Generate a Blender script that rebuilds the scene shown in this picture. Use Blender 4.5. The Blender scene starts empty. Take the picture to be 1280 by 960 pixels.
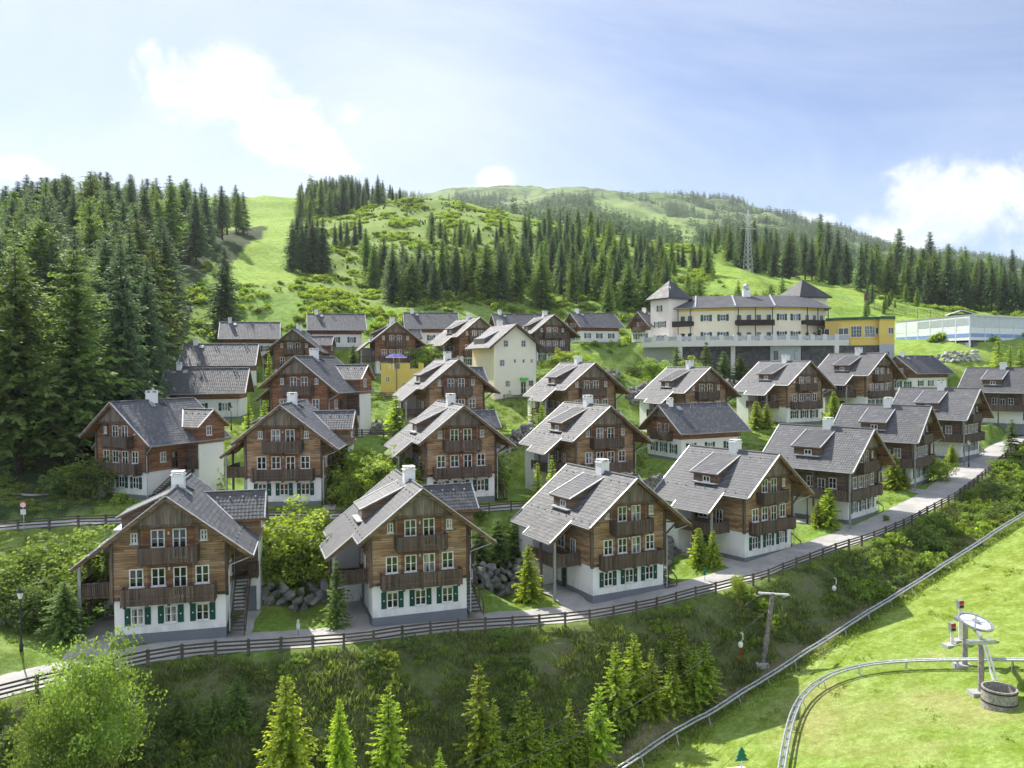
import bpy, bmesh, math, random
import numpy as np
from mathutils import Matrix, Vector
random.seed(7)
RNG = np.random.default_rng(7)
R = math.radians
scene = bpy.context.scene
COL = scene.collection

# ------------------------------------------------------------------ camera, sky, sun, exposure
CZ = 30.0                                   # camera height; all other heights are given relative to the camera
F, PITCH, ROLL = 995.52, 0.023895, -0.00791
cam_d = bpy.data.cameras.new('camera'); cam = bpy.data.objects.new('camera', cam_d); COL.objects.link(cam)
cam_d.sensor_width = 36.0; cam_d.lens = F / 1280 * 36.0; cam_d.clip_start = 0.5; cam_d.clip_end = 9000
cam.matrix_world = Matrix.Translation((0, 0, CZ)) @ Matrix.Rotation(math.pi / 2 - PITCH, 4, 'X') @ Matrix.Rotation(ROLL, 4, 'Z')
scene.camera = cam
SUN_AZ, SUN_EL = R(-36.0), R(44.0)          # azimuth right of +Y, elevation
world = bpy.data.worlds.new('World'); scene.world = world; world.use_nodes = True
SKY_STRENGTH, SUN_STRENGTH, EXPOSURE = 0.138, 3.2, 1.32
sun_d = bpy.data.lights.new('sun', 'SUN'); sun = bpy.data.objects.new('sun', sun_d); COL.objects.link(sun)
sun_d.energy = SUN_STRENGTH; sun_d.angle = R(0.55); sun_d.color = (1.0, 0.95, 0.86)
SUN_VEC = Vector((math.sin(SUN_AZ) * math.cos(SUN_EL), math.cos(SUN_AZ) * math.cos(SUN_EL), math.sin(SUN_EL)))
sun.rotation_euler = SUN_VEC.to_track_quat('Z', 'Y').to_euler(); sun.location = (0, 0, 200)
scene.view_settings.view_transform = 'Standard'; scene.view_settings.look = 'None'
scene.view_settings.exposure = EXPOSURE; scene.view_settings.gamma = 1.0
scene.render.engine = 'CYCLES'
scene.cycles.max_bounces = 5; scene.cycles.diffuse_bounces = 3; scene.cycles.use_adaptive_sampling = True; scene.cycles.adaptive_threshold = 0.03; world.cycles.sampling_method = 'MANUAL'; world.cycles.sample_map_resolution = 512; scene.cycles.glossy_bounces = 2
scene.cycles.transmission_bounces = 4; scene.cycles.transparent_max_bounces = 8; scene.cycles.volume_bounces = 0
scene.cycles.use_denoising = True; scene.cycles.caustics_reflective = False; scene.cycles.caustics_refractive = False

def sky_world():
    nt = world.node_tree; N = nt.nodes; L = nt.links; N.clear()
    out = N.new('ShaderNodeOutputWorld'); bg = N.new('ShaderNodeBackground'); bg.inputs['Strength'].default_value = SKY_STRENGTH
    sky = N.new('ShaderNodeTexSky'); sky.sky_type = 'NISHITA'; sky.sun_disc = False
    sky.sun_elevation = SUN_EL; sky.sun_rotation = SUN_AZ; sky.altitude = 1500; sky.air_density = 1.0; sky.dust_density = 0.4; sky.ozone_density = 2.0
    tc = N.new('ShaderNodeTexCoord')
    # project direction to a cloud layer plane: p = dir.xy / (dir.z + 0.12)
    sep = N.new('ShaderNodeSeparateXYZ'); L.new(tc.outputs['Generated'], sep.inputs[0])
    def M(op, a, b=None, c=None):
        n = N.new('ShaderNodeMath'); n.operation = op
        for i, v in enumerate((a, b, c)):
            if v is None: continue
            if isinstance(v, (int, float)): n.inputs[i].default_value = v
            else: L.new(v, n.inputs[i])
        return n.outputs[0]
    zz = M('MAXIMUM', sep.outputs['Z'], 0.0); den = M('ADD', zz, 0.16)
    px = M('DIVIDE', sep.outputs['X'], den); py = M('DIVIDE', sep.outputs['Y'], den)
    cmb = N.new('ShaderNodeCombineXYZ'); L.new(px, cmb.inputs[0]); L.new(py, cmb.inputs[1])
    def noise(vec, scale, detail, rough, dist=0.0):
        n = N.new('ShaderNodeTexNoise'); n.inputs['Scale'].default_value = scale; n.inputs['Detail'].default_value = detail
        n.inputs['Roughness'].default_value = rough; n.inputs['Distortion'].default_value = dist; L.new(vec, n.inputs['Vector']); return n.outputs['Fac']
    def ramp(v, a, b):
        n = N.new('ShaderNodeMapRange'); n.interpolation_type = 'SMOOTHSTEP'; n.inputs['From Min'].default_value = a; n.inputs['From Max'].default_value = b
        L.new(v, n.inputs['Value']); return n.outputs[0]
    # high thin veil, everywhere
    veil = ramp(noise(cmb.outputs[0], 0.55, 7, 0.6, 1.0), 0.28, 0.68)
    # cumulus heaps: where the photograph shows them, plus unseen heaps behind the camera, cover raised to brighten the shade
    cum_n = noise(tc.outputs['Generated'], 11.0, 9, 0.62, 0.35)
    big_n = noise(tc.outputs['Generated'], 5.0, 3, 0.5)
    blobs = None
    for (cx, cy, rx, ry, w) in CLOUDS:
        d = PIXDIR(cx, cy); az = math.atan2(d[0], d[1]); el = math.asin(d[2])
        dx = M('DIVIDE', M('SUBTRACT', M('ARCTAN2', sep.outputs['X'], sep.outputs['Y']), az), rx / F)
        dy = M('DIVIDE', M('SUBTRACT', M('ARCSINE', sep.outputs['Z']), el), ry / F)
        r2 = M('ADD', M('MULTIPLY', dx, dx), M('MULTIPLY', dy, dy))
        b = M('MULTIPLY', M('SUBTRACT', 1.0, M('MINIMUM', r2, 1.0)), w)
        blobs = b if blobs is None else M('MAXIMUM', blobs, b)
    fill_clouds = M('MULTIPLY', ramp(big_n, 0.46, 0.66), ramp(M('MULTIPLY', sep.outputs['Y'], -1.0), -0.35, 0.1))
    mass = M('MAXIMUM', blobs, M('MULTIPLY', fill_clouds, 0.8))
    cum = ramp(M('MULTIPLY_ADD', M('SUBTRACT', cum_n, 0.5), 3.2, mass), 0.25, 1.05)
    cum = M('MULTIPLY', cum, ramp(mass, 0.0, 0.25))
    mix1 = N.new('ShaderNodeMix'); mix1.data_type = 'RGBA'; mix1.inputs['B'].default_value = VEIL_COL
    tint = N.new('ShaderNodeMix'); tint.data_type = 'RGBA'; tint.blend_type = 'MULTIPLY'; tint.inputs['Factor'].default_value = 1.0; tint.inputs['B'].default_value = (0.50, 0.45, 0.46, 1); L.new(sky.outputs[0], tint.inputs['A'])
    hd = PIXDIR(1230, 20); hx = M('SUBTRACT', sep.outputs['X'], float(hd[0])); hy = M('SUBTRACT', sep.outputs['Y'], float(hd[1])); hzz = M('SUBTRACT', sep.outputs['Z'], float(hd[2]))
    hole = ramp(M('ADD', M('ADD', M('MULTIPLY', hx, hx), M('MULTIPLY', hy, hy)), M('MULTIPLY', hzz, hzz)), 0.42, 0.0)      # the blue gap in the veil
    vf = M('SUBTRACT', M('MULTIPLY_ADD', veil, 0.62, 0.36), M('MULTIPLY', hole, 0.52))
    L.new(M('MAXIMUM', vf, 0.0), mix1.inputs['Factor']); L.new(tint.outputs['Result'], mix1.inputs['A'])
    shade = noise(tc.outputs['Generated'], 24.0, 5, 0.6)
    cc = N.new('ShaderNodeMix'); cc.data_type = 'RGBA'; cc.inputs['A'].default_value = CUM_DARK; cc.inputs['B'].default_value = CUM_LIGHT
    L.new(ramp(shade, 0.3, 0.62), cc.inputs['Factor'])
    mix2 = N.new('ShaderNodeMix'); mix2.data_type = 'RGBA'; L.new(M('MULTIPLY', cum, 0.85), mix2.inputs['Factor'])
    L.new(mix1.outputs['Result'], mix2.inputs['A']); L.new(cc.outputs['Result'], mix2.inputs['B'])
    L.new(mix2.outputs['Result'], bg.inputs['Color']); L.new(bg.outputs[0], out.inputs[0])

# image ray helpers (the calibrated camera): world position of a picture point at a given distance / height
def PIXDIR(px, py):
    X, Y = px - 640.0, py - 480.0
    c, s = math.cos(-ROLL), math.sin(-ROLL); X, Y = c * X - s * Y, s * X + c * Y
    cp, sp = math.cos(PITCH), math.sin(PITCH)
    d = np.array([X / F, cp - Y / F * sp, -sp - Y / F * cp]); return d / np.linalg.norm(d)
def U(px, py, y):                           # point at forward distance y
    d = PIXDIR(px, py); d = d / d[1] * y; return np.array([d[0], d[1], d[2] + CZ])
def UZ(px, py, z):                          # point at height z below / above the camera
    d = PIXDIR(px, py); d = d / d[2] * z; return np.array([d[0], d[1], d[2] + CZ])
def PROJ(x, y, z):
    x = np.asarray(x, float); y = np.asarray(y, float); z = np.asarray(z, float) - CZ
    cp, sp = math.cos(PITCH), math.sin(PITCH)
    d = y * cp - z * sp; u = z * cp + y * sp; d = np.where(np.abs(d) < 1e-3, 1e-3, d)
    X = F * x / d; Y = -F * u / d; c, s = math.cos(ROLL), math.sin(ROLL)
    return 640 + c * X - s * Y, 480 + s * X + c * Y
CLOUDS = [(265, 105, 95, 60, 1.0), (345, 160, 75, 55, 0.9), (395, 190, 70, 40, 0.85), (430, 140, 26, 20, 0.8), (352, 112, 22, 18, 0.75),
          (622, 224, 36, 20, 0.9), (580, 238, 40, 10, 0.7), (1190, 258, 120, 62, 0.9), (1265, 240, 105, 62, 0.8), (1010, 278, 60, 16, 0.75), (1120, 290, 120, 40, 0.9),
          (1270, 315, 60, 28, 0.5), (15, 205, 50, 18, 0.75), (1400, 220, 160, 90, 0.7), (-90, 190, 90, 30, 0.8)]
VEIL_COL = (2.48, 2.76, 3.30, 1); CUM_LIGHT = (4.0, 4.0, 4.0, 1); CUM_DARK = (3.2, 3.3, 3.5, 1)
sky_world()

# ------------------------------------------------------------------ materials
class NB:
    def __init__(s, name):
        s.m = bpy.data.materials.new(name); s.m.use_nodes = True; s.nt = s.m.node_tree; s.N = s.nt.nodes; s.L = s.nt.links; s.N.clear()
        s.out = s.N.new('ShaderNodeOutputMaterial'); s.b = s.N.new('ShaderNodeBsdfPrincipled'); s.L.new(s.b.outputs[0], s.out.inputs[0])
        s.b.inputs['Specular IOR Level'].default_value = 0.3
    def set(s, sock, v):
        if isinstance(v, (int, float)): sock.default_value = v
        elif isinstance(v, tuple): sock.default_value = v if len(v) == len(sock.default_value) else v + (1.0,)
        else: s.L.new(v, sock)
    def math(s, op, a, b=None, c=None):
        n = s.N.new('ShaderNodeMath'); n.operation = op
        for i, v in enumerate((a, b, c)):
            if v is not None: s.set(n.inputs[i], v)
        return n.outputs[0]
    def obj(s): return s.N.new('ShaderNodeTexCoord').outputs['Object']
    def geo(s): return s.N.new('ShaderNodeNewGeometry').outputs['Position']
    def xyz(s, v):
        n = s.N.new('ShaderNodeSeparateXYZ'); s.L.new(v, n.inputs[0]); return n.outputs
    def comb(s, a, b, c):
        n = s.N.new('ShaderNodeCombineXYZ')
        for i, v in enumerate((a, b, c)): s.set(n.inputs[i], v)
        return n.outputs[0]
    def scale(s, v, k):
        n = s.N.new('ShaderNodeVectorMath'); n.operation = 'MULTIPLY'; s.L.new(v, n.inputs[0]); n.inputs[1].default_value = k; return n.outputs[0]
    def noise(s, v, sc, det=4, ro=0.55, dist=0.0):
        n = s.N.new('ShaderNodeTexNoise'); s.L.new(v, n.inputs['Vector']); n.inputs['Scale'].default_value = sc
        n.inputs['Detail'].default_value = det; n.inputs['Roughness'].default_value = ro; n.inputs['Distortion'].default_value = dist; return n.outputs['Fac']
    def white(s, v):
        n = s.N.new('ShaderNodeTexWhiteNoise'); n.noise_dimensions = '3D'; s.L.new(v, n.inputs['Vector']); return n.outputs['Value']
    def rng(s, v, a, b, c=0.0, d=1.0, smooth=True):
        n = s.N.new('ShaderNodeMapRange'); n.interpolation_type = 'SMOOTHSTEP' if smooth else 'LINEAR'; s.L.new(v, n.inputs['Value'])
        for k, x in (('From Min', a), ('From Max', b), ('To Min', c), ('To Max', d)): n.inputs[k].default_value = x
        return n.outputs[0]
    def mix(s, f, a, b, mode='MIX'):
        n = s.N.new('ShaderNodeMix'); n.data_type = 'RGBA'; n.blend_type = mode
        s.set(n.inputs['Factor'], f); s.set(n.inputs['A'], a); s.set(n.inputs['B'], b); return n.outputs['Result']
    def hsv(s, col, h=0.5, sa=1.0, v=1.0):
        n = s.N.new('ShaderNodeHueSaturation'); s.set(n.inputs['Color'], col); s.set(n.inputs['Hue'], h); s.set(n.inputs['Saturation'], sa); s.set(n.inputs['Value'], v); return n.outputs[0]
    def attr(s, name):
        n = s.N.new('ShaderNodeAttribute'); n.attribute_name = name; return n
    def rand(s): return s.N.new('ShaderNodeObjectInfo').outputs['Random']
    def bump(s, h, strength=0.3, dist=0.02):
        n = s.N.new('ShaderNodeBump'); n.inputs['Strength'].default_value = strength; n.inputs['Distance'].default_value = dist
        s.L.new(h, n.inputs['Height']); s.L.new(n.outputs[0], s.b.inputs['Normal'])
    def fin(s, col, rough=0.7, metal=0.0, spec=None):
        s.set(s.b.inputs['Base Color'], col); s.set(s.b.inputs['Roughness'], rough); s.b.inputs['Metallic'].default_value = metal
        if spec is not None: s.b.inputs['Specular IOR Level'].default_value = spec
        return s.m
MT = {}
def timber(name, c1, c2, c3, step=0.19, vertical=False, grey=0.35):
    k = NB(name); o = k.obj(); s = k.xyz(o)
    h = k.math('ADD', s[0], s[1]) if vertical else s[2]
    row = k.math('FLOOR', k.math('DIVIDE', h, step))
    rv = k.white(k.comb(row, 3.0, 1.0)); fr = k.math('FRACT', k.math('DIVIDE', h, step))
    along = k.scale(o, (6.0, 6.0, 0.5)) if vertical else k.scale(o, (0.55, 0.55, 9.0))
    g = k.noise(along, 1.6, 5, 0.65); big = k.noise(o, 0.45, 3, 0.5)
    seg = k.white(k.comb(row, k.math('FLOOR', k.math('ADD', k.math('DIVIDE', k.math('ADD', s[0], s[1]), 2.7), k.math('MULTIPLY', rv, 5.0))), 2.0)) if not vertical else rv
    col = k.mix(k.rng(seg, 0.1, 0.9), c1, c2); col = k.mix(k.rng(g, 0.40, 0.66, 0.0, 0.75), col, c3)
    col = k.mix(k.rng(big, 0.42, 0.72, 0.0, grey), col, tuple(0.45 * (x + sum(c1) / 3) for x in c1))
    col = k.hsv(col, 0.5, 1.0, k.rng(k.rand(), 0, 1, 0.88, 1.12, False))
    gap = k.math('MINIMUM', k.rng(fr, 0.0, 0.12), k.rng(fr, 1.0, 0.90))
    col = k.mix(k.math('MULTIPLY_ADD', gap, 0.55, 0.45), (0.03, 0.02, 0.014), col)
    k.bump(k.math('ADD', k.math('MULTIPLY', gap, 1.0), k.math('MULTIPLY', g, 0.3)), 0.7, 0.03)
    MT[name] = k.fin(col, 0.75)
timber('timber_golden', (0.55, 0.365, 0.205), (0.29, 0.175, 0.095), (0.125, 0.078, 0.045), grey=0.35)
timber('timber_red', (0.40, 0.20, 0.105), (0.21, 0.098, 0.052), (0.10, 0.052, 0.03), grey=0.2)
timber('timber_dark', (0.26, 0.175, 0.115), (0.13, 0.086, 0.058), (0.065, 0.046, 0.034), grey=0.4)
timber('timber_board', (0.27, 0.225, 0.17), (0.115, 0.095, 0.075), (0.07, 0.058, 0.047), step=0.16, vertical=True, grey=0.6)
timber('timber_rail', (0.20, 0.145, 0.108), (0.075, 0.056, 0.044), (0.042, 0.033, 0.028), step=0.145, vertical=True, grey=0.5)
timber('timber_soffit', (0.36, 0.20, 0.085), (0.25, 0.13, 0.055), (0.13, 0.065, 0.03), step=0.16, grey=0.1)
timber('timber_barge', (0.24, 0.15, 0.08), (0.16, 0.10, 0.055), (0.09, 0.055, 0.034), step=0.5, grey=0.3)
timber('timber_fence', (0.19, 0.165, 0.14), (0.12, 0.105, 0.09), (0.065, 0.058, 0.05), step=0.5, grey=0.4)

def plaster(name, c, var=0.1):
    k = NB(name); p = k.geo(); n1 = k.noise(p, 0.5, 5, 0.6); n2 = k.noise(p, 6.0, 4, 0.6)
    col = k.mix(k.rng(n1, 0.35, 0.75, 0.0, var * 2.2), c, tuple(x * 0.78 for x in c)); col = k.mix(k.rng(n2, 0.4, 0.7, 0.0, var), col, tuple(x * 0.8 for x in c))
    oz = k.xyz(k.obj())[2]; n3 = k.noise(k.scale(p, (1.6, 1.6, 0.35)), 1.0, 5, 0.65); col = k.mix(k.math('MULTIPLY', k.math('MULTIPLY', k.rng(oz, 1.5, 0.45), k.rng(n3, 0.40, 0.66)), 0.35 if name == 'plaster_white' else 0.0), col, (0.30, 0.29, 0.27))
    k.bump(n2, 0.15, 0.01); MT[name] = k.fin(col, 0.85)
plaster('plaster_white', (0.88, 0.88, 0.86), 0.07); plaster('plinth_grey', (0.20, 0.22, 0.25), 0.2); plaster('plaster_yellow', (0.76, 0.57, 0.15))
plaster('plaster_cream', (0.84, 0.78, 0.58)); plaster('plaster_pink', (0.82, 0.76, 0.69)); plaster('plaster_pale', (0.77, 0.74, 0.63)); plaster('concrete', (0.42, 0.42, 0.41), 0.25)
plaster('concrete_blue', (0.46, 0.50, 0.54), 0.2); plaster('plaster_offwhite', (0.72, 0.70, 0.66)); plaster('rust_stain', (0.30, 0.20, 0.13), 0.3)

def tiles(name, c):
    k = NB(name); o = k.obj(); s = k.xyz(o)
    v = k.white(k.comb(k.math('FLOOR', k.math('DIVIDE', k.math('ADD', s[1], s[0]), 0.30)), k.math('FLOOR', k.math('DIVIDE', s[2], 0.2469)), 1.0))
    n = k.noise(k.geo(), 0.35, 5, 0.6); n2 = k.noise(k.geo(), 9.0, 3, 0.6)
    col = k.mix(k.rng(v, 0, 1, 0, 1, False), tuple(x * 0.8 for x in c), tuple(x * 1.15 for x in c)); col = k.mix(k.rng(v, 0.80, 0.84, 0, 0.8), col, tuple(x * 1.6 for x in c))
    col = k.mix(k.rng(n, 0.42, 0.75, 0, 0.5), col, (0.14, 0.137, 0.128)); col = k.mix(k.rng(n2, 0.5, 0.75, 0, 0.35), col, (0.04, 0.042, 0.042))
    col = k.hsv(col, 0.5, 1.0, k.rng(k.rand(), 0, 1, 0.82, 1.18, False))
    MT[name] = k.fin(col, k.rng(v, 0, 1, 0.60, 0.74, False), 0.0, 0.38)
tiles('roof_tile', (0.100, 0.102, 0.112)); tiles('roof_tile_dark', (0.05, 0.052, 0.06))

def simple(name, c, rough=0.6, metal=0.0, spec=None, var=0.15, vs=3.0):
    k = NB(name); n = k.noise(k.geo(), vs, 4, 0.6)
    col = k.mix(k.rng(n, 0.35, 0.7), tuple(x * (1 - var) for x in c), tuple(min(1, x * (1 + var)) for x in c)); MT[name] = k.fin(col, rough, metal, spec)
simple('metal_trim', (0.55, 0.56, 0.57), 0.45, 0.3); simple('gutter', (0.34, 0.35, 0.36), 0.5, 0.4); simple('galvanised', (0.50, 0.52, 0.53), 0.4, 0.6, None, 0.2, 5)
simple('shutter_green', (0.008, 0.075, 0.055), 0.5); simple('white_paint', (0.78, 0.78, 0.76), 0.5); simple('dark_metal', (0.03, 0.035, 0.035), 0.5); simple('red_paint', (0.55, 0.03, 0.03), 0.5)
simple('blue_paint', (0.03, 0.07, 0.42), 0.5); simple('violet_fabric', (0.10, 0.06, 0.42), 0.8); simple('white_fabric', (0.75, 0.74, 0.72), 0.9); simple('green_paint', (0.02, 0.17, 0.11), 0.5); simple('bright_green', (0.12, 0.55, 0.09), 0.5)
simple('roof_green', (0.03, 0.10, 0.06), 0.6); simple('screen_dark', (0.10, 0.098, 0.105), 0.8, 0, None, 0.35, 1.2); simple('panel_pale', (0.72, 0.76, 0.80), 0.35); simple('panel_blue', (0.22, 0.32, 0.62), 0.4); simple('wood_old', (0.22, 0.20, 0.18), 0.9, 0, None, 0.4, 4)
simple('bark', (0.085, 0.06, 0.045), 0.95, 0, None, 0.5, 5); simple('bark_pale', (0.19, 0.165, 0.14), 0.95, 0, None, 0.4, 5); simple('cable', (0.10, 0.10, 0.10), 0.5); simple('tub_wood', (0.33, 0.31, 0.28), 0.85, 0, None, 0.3, 6); simple('lamp_glass', (0.7, 0.7, 0.66), 0.2); simple('flower_box', (0.045, 0.035, 0.03), 0.9, 0, None, 0.5, 12)

def glass(name, base, bright):
    k = NB(name); r = k.rand(); o = k.obj(); s = k.xyz(o)
    cur = k.math('MULTIPLY', k.rng(r, 0.80, 0.84), k.rng(k.noise(k.scale(o, (9, 9, 0.6)), 1.0, 2, 0.5), 0.42, 0.6))
    col = k.mix(cur, base, bright); MT[name] = k.fin(col, 0.04, 0.0, 0.8)
glass('window_glass', (0.014, 0.020, 0.018), (0.36, 0.36, 0.34)); glass('hotel_glass', (0.03, 0.05, 0.065), (0.25, 0.3, 0.33))
simple('hall_glass', (0.42, 0.48, 0.50), 0.08, 0.0, 0.8)

def asphalt(name, c):
    k = NB(name); p = k.geo(); n1 = k.noise(p, 0.30, 6, 0.65, 0.4); n2 = k.noise(p, 22.0, 3, 0.7); n3 = k.noise(p, 1.4, 4, 0.6)
    col = k.mix(k.rng(n1, 0.35, 0.7), tuple(x * 0.8 for x in c), tuple(x * 1.14 for x in c)); col = k.mix(k.rng(n3, 0.48, 0.72, 0, 0.4), col, tuple(x * 0.62 for x in c))
    col = k.mix(k.rng(n2, 0.45, 0.7, 0, 0.3), col, tuple(x * 0.6 for x in c)); k.bump(n2, 0.3, 0.01); MT[name] = k.fin(col, 0.9)
asphalt('asphalt', (0.46, 0.445, 0.425)); asphalt('gravel', (0.52, 0.49, 0.43))

def rock(name, a, b, moss=0.4):
    k = NB(name); o = k.geo(); n = k.noise(o, 1.1, 7, 0.65, 0.4); m = k.noise(o, 0.6, 4, 0.6); r = k.rand()
    col = k.mix(k.rng(n, 0.32, 0.7), a, b); col = k.hsv(col, 0.5, 1.0, k.rng(r, 0, 1, 0.7, 1.3, False)); col = k.mix(k.rng(m, 0.5, 0.7, 0, moss), col, (0.06, 0.075, 0.03))
    k.bump(k.noise(o, 3.5, 6, 0.7), 0.7, 0.08); MT[name] = k.fin(col, 0.9)
rock('boulder', (0.13, 0.13, 0.125), (0.32, 0.315, 0.30), 0.4); rock('boulder_pale', (0.34, 0.33, 0.31), (0.58, 0.57, 0.54), 0.1)

def foliage(name, inner, outer, trans=0.35, var=0.22, hue=0.02):
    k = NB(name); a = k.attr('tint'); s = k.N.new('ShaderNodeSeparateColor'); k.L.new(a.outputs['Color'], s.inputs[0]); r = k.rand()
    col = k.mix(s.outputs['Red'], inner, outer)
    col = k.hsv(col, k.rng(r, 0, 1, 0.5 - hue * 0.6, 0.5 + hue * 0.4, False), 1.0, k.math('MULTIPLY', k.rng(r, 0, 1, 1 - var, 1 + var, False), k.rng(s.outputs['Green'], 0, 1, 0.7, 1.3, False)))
    k.fin(col, 0.6, 0, 0.25)
    t = k.N.new('ShaderNodeBsdfTranslucent'); k.L.new(k.hsv(col, 0.485, 1.15, 1.25), t.inputs[0]); mx = k.N.new('ShaderNodeMixShader'); mx.inputs[0].default_value = trans
    k.L.new(k.b.outputs[0], mx.inputs[1]); k.L.new(t.outputs[0], mx.inputs[2]); k.L.new(mx.outputs[0], k.out.inputs[0]); MT[name] = k.m
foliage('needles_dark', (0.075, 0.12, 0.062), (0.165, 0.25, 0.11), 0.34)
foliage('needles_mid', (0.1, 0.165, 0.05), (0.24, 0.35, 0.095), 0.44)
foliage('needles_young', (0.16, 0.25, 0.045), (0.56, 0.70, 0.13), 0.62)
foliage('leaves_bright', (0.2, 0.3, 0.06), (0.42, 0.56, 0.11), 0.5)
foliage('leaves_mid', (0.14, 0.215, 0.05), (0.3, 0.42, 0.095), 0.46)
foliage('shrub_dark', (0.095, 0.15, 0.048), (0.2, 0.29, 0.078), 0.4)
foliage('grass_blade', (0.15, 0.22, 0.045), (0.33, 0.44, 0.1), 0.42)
foliage('grass_dull', (0.11, 0.145, 0.05), (0.25, 0.3, 0.11), 0.34)

def ground_mat():
    k = NB('ground'); p = k.geo(); a = k.attr('albedo').outputs['Color']; w = k.attr('weight'); s = k.N.new('ShaderNodeSeparateColor'); k.L.new(w.outputs['Color'], s.inputs[0])
    n1 = k.noise(p, 0.055, 7, 0.6, 0.3); n2 = k.noise(p, 0.6, 6, 0.65); n3 = k.noise(p, 7.0, 4, 0.7); n4 = k.noise(p, 0.018, 6, 0.6)
    col = k.hsv(a, k.rng(n1, 0.3, 0.7, 0.488, 0.512), k.rng(n2, 0.3, 0.7, 1.08, 0.9), k.rng(n2, 0.3, 0.7, 0.78, 1.22))
    col = k.mix(k.math('MULTIPLY', k.rng(n1, 0.54, 0.70, 0, 1.0), s.outputs['Red']), col, (0.36, 0.31, 0.14))       # dry grass where mown short
    col = k.mix(k.math('MULTIPLY', k.rng(n2, 0.5, 0.64), s.outputs['Green']), col, (0.135, 0.115, 0.075))             # bare earth and stones
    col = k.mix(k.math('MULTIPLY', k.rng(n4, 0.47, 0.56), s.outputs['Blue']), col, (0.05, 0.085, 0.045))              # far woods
    col = k.hsv(col, 0.5, 1.0, k.rng(n3, 0.3, 0.7, 0.8, 1.2)); k.bump(k.math('ADD', n3, n2), 0.6, 0.12); n5 = k.noise(p, 2.4, 5, 0.7); col = k.hsv(col, 0.5, 1.0, k.rng(n5, 0.3, 0.7, 0.86, 1.14)); MT['ground'] = k.fin(col, 0.95, 0, 0.1)
ground_mat()

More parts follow.
